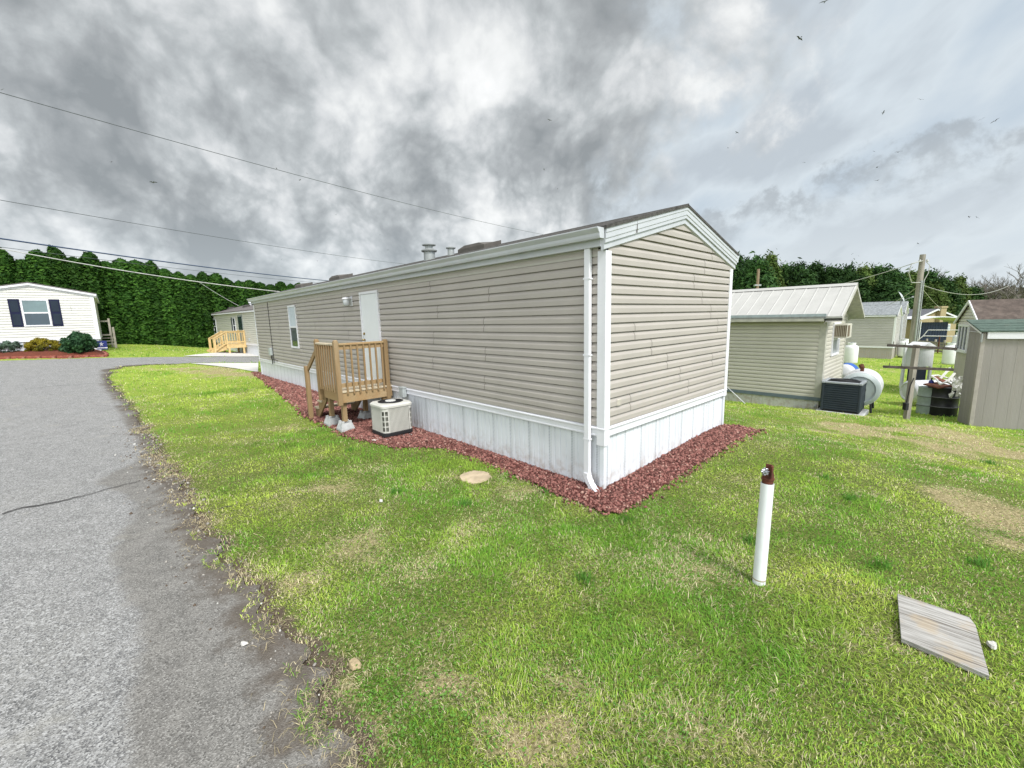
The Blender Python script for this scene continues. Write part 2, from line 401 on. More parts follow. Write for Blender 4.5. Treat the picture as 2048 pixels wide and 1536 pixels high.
house_main = np.array([_h(-.0, .0), _h(0, HW), _h(HL, HW), _h(HL, 0)])

# ---- ground sheet
ang = np.linspace(0, 2 * math.pi, 421)[:-1]; rad = np.concatenate([np.linspace(.25, 3, 50), 3 * (1.0205 ** np.arange(1, 262))])
rad = rad[rad < 620]
gx = np.concatenate([[0], (rad[:, None] * np.sin(ang)).ravel()]); gy = np.concatenate([[0], (rad[:, None] * np.cos(ang)).ravel()])
micro = lambda x, y: (fbm(x, y, 1.1, 3, 21) - .5) * .06 + (fbm(x, y, 4.5, 2, 22) - .5) * .025
G = np.stack([gx, gy], 1)
roadmask = inside(G, road_poly) | inside(G, pad_near) | inside(G, pad_far); d_edge = pdist(G, EDGE)
mw = np.clip(d_edge / .5, 0, 1) * (~roadmask) * np.clip((60 - np.hypot(gx, gy)) / 30, 0, 1)
gz = terr(gx, gy) + micro(gx, gy) * mw - roadmask * .02
DRY = [(1890,895,1.5,.62),(1980,885,1.2,.62),(1990,1015,.9,.62),(1790,905,.9,.4),(2040,1050,.8,.6),(1600,800,1.6,.6),(1450,790,1.2,.6),(430,741,1.6,1.2),(500,748,.9,1.1),(300,737,.5,.4),(1090,945,.5,.5),(850,760+40,.4,.5),(855,1395,.13,.9),(600,1165,.16,.8),(985,1470,.10,.6),(1110,1490,.13,.7),(760,1480,.12,.8),(930,1380,.10,.6),(1130,1350,.12,.6),(1890,870,1.5,.6),(1720,860,1.0,.6),(470,790,.4,.7),(560,855,.5,.5),(700,960,.7,.35),(1760,740,1.2,.4),(1770,760,1.0,.5),(1500,1000,.5,.25),(700,1360,.12,.8),(1500,880,.6,.5),(1620,830,.8,.6)]
DRYW = [(gp(x, y)[:2], r, a) for x, y, r, a in DRY]
def dryness(x, y):
    d = np.clip((fbm(x, y, .55, 4, 5) - .47) * 2.0, 0, 1) * .35 + np.clip((fbm(x, y, 2.1, 3, 6) - .5) * 3.0, 0, 1) * .5
    for c, r, a in DRYW:
        q = np.hypot(x - c[0], y - c[1]) / r + (fbm(x, y, 2.2, 4, 9) - .5) * 2.6
        d = d + a * .8 * np.clip(1.35 - q, 0, 1)
    return np.clip(d, 0, 1.3)
def lushness(x, y):
    return np.clip((fbm(x, y, .8, 4, 14) - .46) * 4.0, 0, 1)
rr = np.hypot(gx, gy); drg = dryness(gx, gy)
dirt_g = .8 * np.clip(1.0 - d_edge / .22, 0, 1) * (rr < 30)
for c, r, a in DRYW[12:18]: dirt_g = np.maximum(dirt_g, .35 * np.clip(1.2 - np.hypot(gx - c[0], gy - c[1]) / r, 0, 1))
na = len(ang); nr = len(rad); fq = []
i0 = np.arange(na); i1 = (i0 + 1) % na
tri = np.stack([np.zeros(na, int), 1 + i1, 1 + i0], 1).ravel()
k = np.arange(nr - 1)[:, None]
quads = np.stack([1 + k * na + i0, 1 + k * na + i1, 1 + (k + 1) * na + i1, 1 + (k + 1) * na + i0], -1).reshape(-1, 4)
def ground_material():
    m = bpy.data.materials.new('turf_soil'); m.use_nodes = True; t = NT(m.node_tree)
    out = t.n('ShaderNodeOutputMaterial'); b = t.n('ShaderNodeBsdfPrincipled'); t.l(b.outputs[0], out.inputs[0]); b.inputs['Roughness'].default_value = .95; b.inputs['Specular IOR Level'].default_value = .1
    V = t.n('ShaderNodeNewGeometry').outputs['Position']
    dry = t.n('ShaderNodeAttribute', attribute_name='dry').outputs['Fac']; dirt = t.n('ShaderNodeAttribute', attribute_name='dirt').outputs['Fac']; far = t.n('ShaderNodeAttribute', attribute_name='far').outputs['Fac']
    f1 = t.noise(V, 42, 6, .75); f2 = t.noise(V, 7, 5, .65); f3 = t.noise(V, .6, 4, .6)
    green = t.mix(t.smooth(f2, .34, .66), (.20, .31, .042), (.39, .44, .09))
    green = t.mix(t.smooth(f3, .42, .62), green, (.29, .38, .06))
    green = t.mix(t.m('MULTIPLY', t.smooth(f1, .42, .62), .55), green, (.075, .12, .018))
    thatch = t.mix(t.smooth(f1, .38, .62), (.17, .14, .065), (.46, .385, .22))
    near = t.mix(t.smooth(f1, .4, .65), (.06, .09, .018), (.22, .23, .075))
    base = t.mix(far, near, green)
    base = t.mix(t.m('MULTIPLY', t.smooth(t.m('ADD', dry, t.m('ADD', t.m('MULTIPLY', t.m('SUBTRACT', f2, .5), 1.4), t.m('MULTIPLY', t.m('SUBTRACT', f1, .5), 1.2))), .35, 1.0), .9), base, thatch)
    soil = t.mix(f1, (.05, .038, .026), (.17, .135, .10))
    base = t.mix(t.smooth(t.m('ADD', dirt, t.m('MULTIPLY', t.m('SUBTRACT', f2, .5), .9)), .3, .6), base, soil)
    t.l(base, b.inputs['Base Color'])
    bp = t.n('ShaderNodeBump'); bp.inputs['Strength'].default_value = .8; bp.inputs['Distance'].default_value = .03; t.l(f1, bp.inputs['Height']); t.l(bp.outputs[0], b.inputs['Normal'])
    return m
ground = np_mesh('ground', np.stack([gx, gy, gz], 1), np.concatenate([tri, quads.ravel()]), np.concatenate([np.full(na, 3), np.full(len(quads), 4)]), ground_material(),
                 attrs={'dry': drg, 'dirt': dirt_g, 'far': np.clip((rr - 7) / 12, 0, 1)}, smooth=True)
tag(ground, kind='structure')

# ---- sheets laid on the land
def sheet(name, poly, step_fn, lift, material, attrs=None, holes=None):
    lo = poly.min(0); hi = poly.max(0); pts = []
    bnd = dens(np.vstack([poly, poly[:1]]), .25)[:-1] if len(poly) < 40 else poly
    for (x0, x1, y0, y1, st) in step_fn:
        a = np.arange(max(x0, lo[0]), min(x1, hi[0]), st); c = np.arange(max(y0, lo[1]), min(y1, hi[1]), st)
        if len(a) and len(c):
            g = np.stack(np.meshgrid(a, c), -1).reshape(-1, 2); g = g + RNG.uniform(-.2, .2, g.shape) * st
            g = g[inside(g, poly)]; g = g[pdist(g, np.vstack([bnd, bnd[:1]])) > st * .35]; pts.append(g)
    P = np.vstack([bnd] + pts); nb = len(bnd)
    r = delaunay_2d_cdt([Vector(p) for p in P], [(i, (i + 1) % nb) for i in range(nb)], [list(range(nb))], 1, 1e-5)
    V = np.array([tuple(p) for p in r[0]]); F = [f for f in r[2]]
    z = terr(V[:, 0], V[:, 1]) + lift
    fl = [i for f in F for i in f]; lt = [len(f) for f in F]
    at_ = {k: fn(V) for k, fn in (attrs or {}).items()}
    return tag(np_mesh(name, np.column_stack([V, z]), fl, lt, material, attrs=at_, smooth=True), kind='structure')
def edge_dist(P):
    d = pdist(P, EDGE[::14]); k = d < 1.0
    if k.any(): d[k] = pdist(P[k], EDGE)
    return d
road_coarse = np.vstack([EDGE[::14], EDGE[-1:], back_edge, far_edge, [[-60, far_edge[-1][1] - 10], [-60, -6], [near_edge[0][0], -6]]])
def on_road(P):
    r = inside(P, road_coarse); k = pdist(P, EDGE[::14]) < .6
    if k.any(): r[k] = inside(P[k], road_poly)
    return r
STAIN = dens(poly_px([(255,1536),(245,1450),(258,1380),(280,1290),(278,1240),(240,1180),(222,1120),(232,1075),(262,1045),(268,1010),(240,985),(190,968),(215,950),(270,925),(290,905),(278,880),(250,850),(225,800),(208,765),(200,745)]), .1)
stain_poly = np.vstack([STAIN, near_edge[::-1][3:]])
def road_material():
    m = bpy.data.materials.new('asphalt'); m.use_nodes = True; t = NT(m.node_tree)
    out = t.n('ShaderNodeOutputMaterial'); b = t.n('ShaderNodeBsdfPrincipled'); t.l(b.outputs[0], out.inputs[0]); b.inputs['Specular IOR Level'].default_value = .25
    V = t.n('ShaderNodeNewGeometry').outputs['Position']
    e = t.n('ShaderNodeAttribute', attribute_name='edge').outputs['Fac']; st = t.n('ShaderNodeAttribute', attribute_name='stain').outputs['Fac']
    f1 = t.noise(V, 26, 7, .75); f2 = t.noise(V, 4.5, 6, .65); f3 = t.noise(V, .7, 4, .55)
    vo = t.n('ShaderNodeTexVoronoi'); vo.inputs['Scale'].default_value = 130; t.l(V, vo.inputs['Vector'])
    chip = t.n('ShaderNodeSeparateColor'); t.l(vo.outputs['Color'], chip.inputs[0])
    vo2 = t.n('ShaderNodeTexVoronoi'); vo2.inputs['Scale'].default_value = 62; t.l(V, vo2.inputs['Vector'])
    chip2 = t.n('ShaderNodeSeparateColor'); t.l(vo2.outputs['Color'], chip2.inputs[0])
    lite = t.mix(t.smooth(f2, .3, .7), (.165, .163, .158), (.24, .237, .23))
    lite = t.mix(t.m('MULTIPLY', t.smooth(f3, .5, .7), .4), lite, (.24, .235, .22))
    lite = t.mix(t.m('MULTIPLY', t.smooth(chip.outputs[0], .35, 1.0), .65), lite, (.42, .42, .415))
    lite = t.mix(t.m('MULTIPLY', t.smooth(chip.outputs[1], .55, 1.0), .75), lite, (.05, .052, .057))
    lite = t.mix(t.m('MULTIPLY', t.smooth(chip2.outputs[1], .78, 1.0), .5), lite, (.48, .48, .475))
    dark = t.mix(t.smooth(f2, .3, .7), (.130, .125, .116), (.20, .192, .178))
    dark = t.mix(t.m('MULTIPLY', t.smooth(chip.outputs[0], .5, 1.0), .5), dark, (.38, .37, .35))
    dark = t.mix(t.m('MULTIPLY', t.smooth(chip.outputs[1], .6, 1.0), .6), dark, (.05, .048, .044))
    k = t.smooth(t.m('ADD', st, t.m('ADD', t.m('MULTIPLY', t.m('SUBTRACT', f2, .5), .22), t.m('MULTIPLY', t.m('SUBTRACT', f1, .5), .14))), -.05, .07)
    c = t.mix(k, lite, dark)
    spot = t.smooth(t.noise(V, 1.7, 5, .6), .60, .72); c = t.mix(t.m('MULTIPLY', spot, .3), c, (.34, .325, .28))
    soil = t.mix(f1, (.045, .036, .028), (.15, .125, .10))
    dd = t.m('ADD', e, t.m('ADD', t.m('MULTIPLY', t.m('SUBTRACT', f2, .5), .7), t.m('MULTIPLY', t.m('SUBTRACT', f3, .5), .35)))
    c = t.mix(t.m('MULTIPLY', t.smooth(dd, .30, .02), .85), c, soil)
    t.l(c, b.inputs['Base Color']); t.l(t.m('ADD', .72, t.m('MULTIPLY', f2, .25)), b.inputs['Roughness'])
    bp = t.n('ShaderNodeBump'); bp.inputs['Strength'].default_value = .55; bp.inputs['Distance'].default_value = .012
    t.l(t.m('ADD', t.m('MULTIPLY', vo.outputs['Distance'], .8), f1), bp.inputs['Height']); t.l(bp.outputs[0], b.inputs['Normal'])
    return m
def stain_attr(V):
    d = pdist(V, STAIN); return np.where(inside(V, stain_poly), 1, -1) * np.minimum(d, 1.0)
road = sheet('road', road_poly, [(-7, 1, .5, 9, .085), (-14, -2, 9, 22, .25), (-14, -7, -6, 9, .5), (-60, -14, -6, 40, 1.0), (-14, -2, 22, 32, .5), (-7, 2, -6, .5, .3)], .006, road_material(),
             {'edge': edge_dist, 'stain': stain_attr})
def crack(px, w0, seed):
    cp = dens(poly_px(px), .06); n = len(cp); k = np.arange(n); cw = w0 * (.8 + .9 * vnoise(k * .45, np.zeros(n), seed)) * np.linspace(1, .35, n)
    cp = cp + np.stack([(vnoise(k * .6, np.zeros(n), seed + 5) - .5) * .05, (vnoise(k * .8, np.zeros(n), seed + 4) - .5) * .07], 1); cz = terr(cp[:, 0], cp[:, 1]) + .018
    d = np.gradient(cp, axis=0); d = d / (np.hypot(d[:, 0], d[:, 1])[:, None] + 1e-9); nx = np.stack([-d[:, 1], d[:, 0]], 1) * cw[:, None]
    cv = np.vstack([np.column_stack([cp + nx, cz]), np.column_stack([cp - nx, cz])])
    np_mesh('crack', cv, np.array([(i, i + n, i + 1 + n, i + 1) for i in range(n - 1)]).ravel(), np.full(n - 1, 4), TAR, parent=road)
TAR = mat('tar_crack', (.045, .042, .04), .9)
crack([(0,1031),(40,1020),(80,1013),(120,1004),(165,995),(200,985),(240,974),(285,962)], .013, 4)
crack([(60,778),(110,773),(160,770),(205,765)], .012, 14)
CONC = mat('concrete', (.55, .535, .51), .85, .06, 1.5, .3, 60, dirt=((.42, .40, .36), 1.2, .4))
sheet('concrete_pad', pad_near, [(-40, 0, 0, 60, .5)], .016, CONC)
sheet('concrete_pad', pad_far, [(-40, 0, 0, 60, .5)], .016, CONC)

def stones(P, size, z):
    """jittered crushed stones; returns vertices, face corners, count"""
    ph = (1 + 5 ** .5) / 2
    ico = np.array([(-1, ph, 0), (1, ph, 0), (-1, -ph, 0), (1, -ph, 0), (0, -1, ph), (0, 1, ph), (0, -1, -ph), (0, 1, -ph), (ph, 0, -1), (ph, 0, 1), (-ph, 0, -1), (-ph, 0, 1)]) / 1.9
    fi = np.array([(0,11,5),(0,5,1),(0,1,7),(0,7,10),(0,10,11),(1,5,9),(5,11,4),(11,10,2),(10,7,6),(7,1,8),(3,9,4),(3,4,2),(3,2,6),(3,6,8),(3,8,9),(4,9,5),(2,4,11),(6,2,10),(8,6,7),(9,8,1)])
    n = len(P); sc = size[:, None, None] * RNG.uniform(.65, 1.3, (n, 12, 1)) * RNG.uniform(.7, 1.25, (n, 1, 3))
    a = RNG.uniform(0, 6.28, n); ca, sa = np.cos(a), np.sin(a)
    v = ico[None] * sc; vx = v[..., 0] * ca[:, None] - v[..., 1] * sa[:, None]; vy = v[..., 0] * sa[:, None] + v[..., 1] * ca[:, None]
    V = np.stack([vx + P[:, :1], vy + P[:, 1:], v[..., 2] + z[:, None]], -1).reshape(-1, 3)
    F = (fi[None] + 12 * np.arange(n)[:, None, None]).reshape(-1)
    return V, F, n

# ---- red gravel bed along the walls
def gravel_bed():
    GP = gravel_poly
    P = []; lo = GP.min(0); hi = GP.max(0)
    for n, r0, r1 in ((2600, 0, 30),):
        dn = 1900
        tot = int((hi[0] - lo[0]) * (hi[1] - lo[1]) * dn)
        q = RNG.uniform(lo, hi, (tot, 2)); q = q[inside(q, GP)]
        r = np.hypot(q[:, 0], q[:, 1]); q = q[RNG.random(len(q)) < np.clip((8.5 / r) ** 1.7, 0.1, 1)]
        P.append(q)
    # strays outside the edge
    P = np.vstack(P); line = np.vstack([GP, GP[:1]])
    st = GRAVEL_OUT[RNG.integers(0, len(GRAVEL_OUT) - 1, 500)]; P = np.vstack([P, dens(GRAVEL_OUT, .02)[RNG.integers(0, len(dens(GRAVEL_OUT, .02)), 1700)] + RNG.normal(0, .075, (1700, 2))])
    r = np.hypot(P[:, 0], P[:, 1]); size = (.012 + .011 * RNG.random(len(P))) * np.clip(r / 7.5, .9, 2.2)
    dd = pdist(P, np.vstack([GRAVEL_OUT])); z = terr(P[:, 0], P[:, 1]) + np.clip(dd / .25, 0, 1) * .035 + RNG.uniform(0, .016, len(P))
    V, F, n = stones(P, size, z)
    k = RNG.random(n)[:, None]; c = np.array([.20, .090, .076]) * (.45 + 1.0 * RNG.random((n, 1))); c = np.where(k > .93, np.array([.36, .22, .18]), c); c = np.where(k < .10, np.array([.075, .035, .03]), c)
    col = np.repeat(np.column_stack([c, np.ones(n)]), 12, 0)
    # underlay sheet, mounded
    bnd = dens(np.vstack([GP, GP[:1]]), .12)[:-1]; g = np.stack(np.meshgrid(np.arange(lo[0], hi[0], .14), np.arange(lo[1], hi[1], .14)), -1).reshape(-1, 2); g = g[inside(g, GP)]
    g = g[pdist(g, line) > .06]; Q = np.vstack([bnd, g]); nb = len(bnd)
    rr_ = delaunay_2d_cdt([Vector(p) for p in Q], [(i, (i + 1) % nb) for i in range(nb)], [list(range(nb))], 1, 1e-5)
    B = np.array([tuple(p) for p in rr_[0]]); bz = terr(B[:, 0], B[:, 1]) + .012 + np.clip(pdist(B, GRAVEL_OUT) / .25, 0, 1) * .032
    o = len(V); F = np.concatenate([F, np.array([i + o for f in rr_[2] for i in f])]); lt = np.concatenate([np.full(20 * n, 3), [len(f) for f in rr_[2]]])
    V = np.vstack([V, np.column_stack([B, bz])]); col = np.vstack([col, np.tile([.075, .024, .02, 1], (len(B), 1))])
    o = np_mesh('gravel', V, F, lt, attr_mat('red_stone', .9, 0, spec=.15), col)
    tag(o, 'red crushed stone bed along the foot of the taupe home', 'gravel', kind='stuff')
gravel_bed()
def road_grit():
    m = 2600; P = EDGE[RNG.integers(20, len(EDGE) - 60, m)] + np.column_stack([-np.abs(RNG.normal(0, .28, m)) + .08, RNG.normal(0, .08, m)]); P = P[np.hypot(P[:, 0], P[:, 1]) < 12]
    size = (.0035 + .010 * RNG.random(len(P)) ** 3) * np.clip(np.hypot(P[:, 0], P[:, 1]) / 4, .8, 1.6); V, F, n = stones(P, size, terr(P[:, 0], P[:, 1]) + .008)
    c = np.array([.22, .205, .185]) * RNG.uniform(.35, 1.5, (n, 1)); c = np.where(RNG.random((n, 1)) > .94, np.array([.5, .49, .46]), c); c = np.where(RNG.random((n, 1)) > .75, np.array([.10, .075, .055]), c)
    tag(np_mesh('gravel', V, F, np.full(20 * n, 3), attr_mat('road_grit', .9, 0, spec=.15), np.repeat(np.column_stack([c, np.ones(n)]), 12, 0)), 'loose grey grit and crumbs of soil along the road edge', 'grit', kind='stuff')
road_grit()

# ---- grass
LAWN_OFF = [road_poly, gravel_poly, house_main, pad_near, pad_far]
def grass():
    bands = [(.7, 2.6, 10500), (2.6, 4.2, 7600), (4.2, 6.5, 4000), (6.5, 10, 1700), (10, 16, 620), (16, 26, 190), (26, 42, 60)]
    amin, amax = math.radians(-72), math.radians(72)
    P = []
    for r0, r1, dn in bands:
        n = int(.5 * (amax - amin) * (r1 * r1 - r0 * r0) * dn)
        r = np.sqrt(RNG.uniform(r0 * r0, r1 * r1, n)); a = RNG.uniform(amin, amax, n); P.append(np.stack([r * np.sin(a), r * np.cos(a)], 1))
    P = np.vstack(P)
    keep = np.ones(len(P), bool)
    for po in LAWN_OFF[1:] + EXTRA_OFF: keep &= ~inside(P, po)
    onr = on_road(P); keep &= ~onr | ((edge_dist(P) < .10) & (fbm(P[:, 0], P[:, 1], 7.0, 3, 77) > .5))
    P = P[keep]
    x, y = P[:, 0], P[:, 1]; r = np.hypot(x, y); n = len(P)
    de = edge_dist(P); dry = dryness(x, y); lush = lushness(x, y); dg = pdist(P, GRAVEL_OUT)
    bare = np.clip(dry - .9, 0, .5) * .7 + np.clip(.15 - de + (fbm(x, y, 5, 3, 31) - .5) * .45, 0, .3) * 3.4
    keep = RNG.random(n) > bare
    P, x, y, r, de, dry, lush, dg = P[keep], x[keep], y[keep], r[keep], de[keep], dry[keep], lush[keep], dg[keep]; n = len(P)
    tuft = fbm(x, y, 6.5, 3, 40)
    h = (.017 + .023 * RNG.random(n) ** 1.3) * (.55 + .95 * tuft) * (1 + .75 * lush) * (1 - .35 * np.clip(dry, 0, 1)) * np.clip(r / 9, 1, 1.8)
    h = np.where(RNG.random(n) < .015, h * 1.9, h)
    w = .0020 + .00075 * r; w = w * RNG.uniform(.7, 1.3, n)
    swirl = fbm(x, y, 1.8, 2, 50) * 12.6; az = np.where(RNG.random(n) < .55, swirl + RNG.normal(0, .7, n), RNG.uniform(0, 6.28, n))
    lean = np.clip(RNG.normal(.95, .35, n) + .35 * dry, .1, 1.7); flat = RNG.random(n) < (.10 + .25 * np.clip(dry, 0, 1)); lean = np.where(flat, RNG.uniform(1.2, 1.9, n), lean)
    # colours: green, yellow-green and straw blades in drifts
    t1 = np.clip(.44 + (fbm(x, y, 1.3, 4, 60) - .5) * 2.6 + RNG.normal(0, .22, n), 0, 1)[:, None]
    c = np.array([.175, .395, .036]) * (1 - t1) + np.array([.55, .68, .115]) * t1
    c = c * (1 - .45 * lush[:, None]) + np.array([.12, .32, .03]) * .45 * lush[:, None]
    ps = np.clip(.11 + .68 * np.clip(dry, 0, 1) - .14 * lush + np.clip(.28 - de, 0, .3) * 1.6, .02, .95); straw = RNG.random(n) < ps
    cs = np.array([.80, .71, .46]) * RNG.uniform(.55, 1.1, (n, 1)); c = np.where(straw[:, None], cs, c) * RNG.uniform(.72, 1.2, (n, 1))
    # clover leaves in the front of the lawn
    cc = [gp(830, 1450), gp(760, 1400), gp(905, 1500), gp(1300, 1420), gp(1180, 1300)]; q = np.vstack([g_[:2] + RNG.normal(0, s_, (k_, 2)) for g_, s_, k_ in zip(cc, (.2, .16, .2, .26, .3), (520, 260, 380, 420, 420))]); q = np.vstack([q, np.stack([RNG.uniform(-1.5, 3, 2500), RNG.uniform(1.6, 4.5, 2500)], 1)])
    q = q[~on_road(q)]; m = len(q); P = np.vstack([P, q]); h = np.append(h, RNG.uniform(.009, .014, m)); w = np.append(w, RNG.uniform(.010, .015, m)); az = np.append(az, RNG.uniform(0, 6.28, m)); lean = np.append(lean, RNG.uniform(1.2, 1.7, m))
    c = np.vstack([c, np.array([.15, .32, .05]) * RNG.uniform(.6, 1.25, (m, 1))]); lift = np.append(np.zeros(n), RNG.uniform(.012, .035, m))
    # darker coarse tufts
    tc_ = [gp(*p)[:2] for p in ((1090, 985), (792, 985), (930, 1010), (1500, 1080), (1250, 1040), (1170, 1160), (1760, 1130), (1960, 1130), (700, 900), (1650, 960), (1980, 930), (1700, 1000))]; q = np.vstack([p + RNG.normal(0, .045, (70, 2)) for p in tc_]); m = len(q); P = np.vstack([P, q]); h = np.append(h, RNG.uniform(.05, .11, m)); w = np.append(w, np.full(m, .0065)); az = np.append(az, RNG.uniform(0, 6.28, m)); lean = np.append(lean, RNG.uniform(.25, .9, m)); c = np.vstack([c, np.array([.10, .25, .035]) * RNG.uniform(.7, 1.3, (m, 1))]); lift = np.append(lift, np.zeros(m))
    # strands of dead grass strewn over the dirt edge
    m = 11000; idx = RNG.integers(60, len(EDGE) - 1, m); q = EDGE[idx] + RNG.normal(0, .11, (m, 2)) + RNG.normal(0, .03, (m, 2)); cl = fbm(q[:, 0], q[:, 1], 3.0, 3, 70) > .47; q = q[cl & (np.hypot(q[:, 0], q[:, 1]) < 12)]; m = len(q)
    P = np.vstack([P, q]); x, y = P[:, 0], P[:, 1]; r = np.hypot(x, y); lift = np.append(lift, np.zeros(m))
    h = np.append(h, RNG.uniform(.03, .085, m)); w = np.append(w, (.002 + .0007 * r[-m:])); az = np.append(az, RNG.uniform(0, 6.28, m)); lean = np.append(lean, RNG.uniform(1.35, 1.9, m))
    c = np.vstack([c, np.array([.60, .51, .33]) * RNG.uniform(.5, 1.1, (m, 1))]); n = len(P)
    onroad = on_road(P)
    z0 = terr(x, y) + np.where(onroad, .008, micro(x, y) * np.clip(edge_dist(P) / .5, 0, 1) * np.clip((60 - r) / 30, 0, 1) - .004)
    z0 = z0 + lift
    dx, dy = np.cos(az), np.sin(az); fa = az + math.pi / 2 + RNG.normal(0, .5, n); sx, sy = np.cos(fa), np.sin(fa)
    def pt(f, bend):
        th = lean * bend; return x + dx * h * f * np.sin(th), y + dy * h * f * np.sin(th), z0 + np.maximum(h * f * np.cos(th), .004 * f) + .001
    m1 = pt(.55, .6); m2 = pt(1.0, 1.0)
    V = np.empty((n, 5, 3)); hw = w / 2
    V[:, 0] = np.stack([x - sx * hw, y - sy * hw, z0], 1); V[:, 1] = np.stack([x + sx * hw, y + sy * hw, z0], 1)
    V[:, 2] = np.stack([m1[0] + sx * hw * .8, m1[1] + sy * hw * .8, m1[2]], 1); V[:, 3] = np.stack([m1[0] - sx * hw * .8, m1[1] - sy * hw * .8, m1[2]], 1)
    V[:, 4] = np.stack(m2, 1)
    b = 5 * np.arange(n)[:, None]; F = np.concatenate([b + [0, 1, 2, 3], b + [3, 2, 4]], 1).ravel(); lt = np.tile([4, 3], n)
    col = np.repeat(np.column_stack([c, np.ones(n)]), 5, 0)
    o = np_mesh('grass', V.reshape(-1, 3), F, lt, attr_mat('grass_blade', .6, .42, spec=.25), col)
    tag(o, 'patchy green and straw coloured lawn grass', 'grass', kind='stuff')
    print('blades', n)
EXTRA_OFF = []

# ================================================================== MATERIALS OF THE BUILDINGS
VINYL = mat('taupe_vinyl', (.385, .353, .323), .5, .035, 1.2, .06, 90, dirt=((.30, .28, .255), .9, .35), spec=.4)
TRIM = mat('white_trim', (.69, .69, .73), .45, .025, 2.0, dirt=((.56, .57, .58), 2.2, .3), spec=.4)
GUTTER = mat('white_gutter_enamel', (.48, .495, .53), .4, .04, 1.5, dirt=((.37, .395, .415), 3.0, .35), streak=((.39, .41, .43), 7, .3), spec=.45)
DARKLINE = mat('lap_seam', (.13, .115, .10), .8)
SHINGLE = mat('asphalt_shingle', (.085, .08, .075), .9, .25, 14, .5, 60)
GREYMETAL = mat('galvanised_grey', (.36, .38, .38), .5, .12, 6, metal=.3, dirt=((.24, .23, .21), 5, .4))
PLAST_GREY = mat('grey_utility_box', (.40, .43, .43), .5, .06, 5)
BLACK = mat('black_rubber', (.018, .018, .02), .6, .1)
GLASSD = glass_mat('dark_window_glass', (.035, .05, .065))
GLASSB = glass_mat('blue_window_glass', (.03, .06, .085))
BLIND = mat('white_blind', (.55, .60, .66), .6, .04, 3)
DOORW = mat('door_white_enamel', (.68, .70, .72), .4, .02, 2, dirt=((.66, .68, .70), 1.5, .3), spec=.45)
BRASS = mat('aged_brass', (.35, .25, .09), .35, .1, 8, metal=.9)
def skirt_material(name, base, dots=True):
    m = bpy.data.materials.new(name); m.use_nodes = True; t = NT(m.node_tree)
    out = t.n('ShaderNodeOutputMaterial'); b = t.n('ShaderNodeBsdfPrincipled'); t.l(b.outputs[0], out.inputs[0])
    tc = t.n('ShaderNodeTexCoord'); sp = t.n('ShaderNodeSeparateXYZ'); t.l(tc.outputs['Object'], sp.inputs[0])
    al = t.m('ADD', sp.outputs[0], sp.outputs[1]); V = tc.outputs['Object']
    c = t.mix(t.smooth(t.noise(V, 1.6, 5), .4, .7), base, tuple(k * .93 for k in base))
    mp2 = t.n('ShaderNodeMapping'); t.l(V, mp2.inputs[0]); mp2.inputs[3].default_value = (1, 1, .05)
    c = t.mix(t.m('MULTIPLY', t.smooth(t.noise(mp2.outputs[0], 6, 5, .6), .46, .75), .42), c, tuple(k * .70 for k in base))
    low = t.smooth(sp.outputs[2], .32, -.12); c = t.mix(t.m('MULTIPLY', t.m('MULTIPLY', low, t.smooth(t.noise(V, 9, 5, .65), .42, .68)), .7), c, (.36, .29, .24))
    if dots:   # vent perforations in one rib out of each panel
        fr = t.m('MODULO', t.m('ADD', al, 20.0), .40); band = t.m('MULTIPLY', t.m('GREATER_THAN', fr, .09), t.m('LESS_THAN', fr, .155))
        u = t.m('MODULO', t.m('MULTIPLY', fr, 46.0), 1.0); w = t.m('MODULO', t.m('ADD', t.m('MULTIPLY', sp.outputs[2], 46.0), 50.0), 1.0)
        du = t.m('SUBTRACT', u, .5); dw = t.m('SUBTRACT', w, .5); rr = t.m('ADD', t.m('MULTIPLY', du, du), t.m('MULTIPLY', dw, dw))
        c = t.mix(t.m('MULTIPLY', t.m('MULTIPLY', band, t.m('LESS_THAN', rr, .085)), .6), c, (.25, .27, .29))
    t.l(c, b.inputs['Base Color']); b.inputs['Roughness'].default_value = .45; b.inputs['Specular IOR Level'].default_value = .4
    return m
SKIRT = skirt_material('white_vinyl_skirting', (.665, .69, .735))

def siding(mb, O, T, N, z0, z1, xr, pitch=.1136, depth=.024, seams=(), mi=0, mseam=1):
    """Dutch-lap courses: a butt edge, a flat face and a cove leaning back under the next course"""
    O, T, N = np.array(O, float), np.array(T, float), np.array(N, float)
    P = lambda a, off, z: tuple(O + T * a + N * off + np.array([0, 0, z]))
    zs = []; z = z0; k = 0
    prof = [(-.014, 0.0), (depth, .0), (depth * .96, .50), (depth * .62, .66), (.0, .90), (-.014, .905), (-.014, 1.0)]
    while z < z1 - 1e-3:
        pts = [(o, min(z + f * pitch, z1)) for o, f in prof]
        for (o0, a), (o1, c) in zip(pts[:-1], pts[1:]):
            if c <= a and abs(o0 - o1) < 1e-6: continue
            l0, h0 = xr(a); l1, h1 = xr(c)
            if h0 - l0 < .02: continue
            if h1 < l1: h1 = l1 = (h1 + l1) / 2
            mb.add([P(l0, o0, a), P(h0, o0, a), P(h1, o1, c), P(l1, o1, c)], [(0, 1, 2, 3)], mi)
        z += pitch; k += 1
    for (a, kc) in seams:        # lapped panel joints, two courses high
        for q in range(2):
            zz = z0 + (kc + q) * pitch
            if zz + pitch > z1: continue
            for (o0, f0), (o1, f1) in zip(prof[1:-3], prof[2:-2]):
                mb.add([P(a, o0 + .0015, zz + f0 * pitch), P(a + .010, o0 + .0015, zz + f0 * pitch), P(a + .010, o1 + .0015, zz + f1 * pitch), P(a, o1 + .0015, zz + f1 * pitch)], [(0, 1, 2, 3)], mseam)
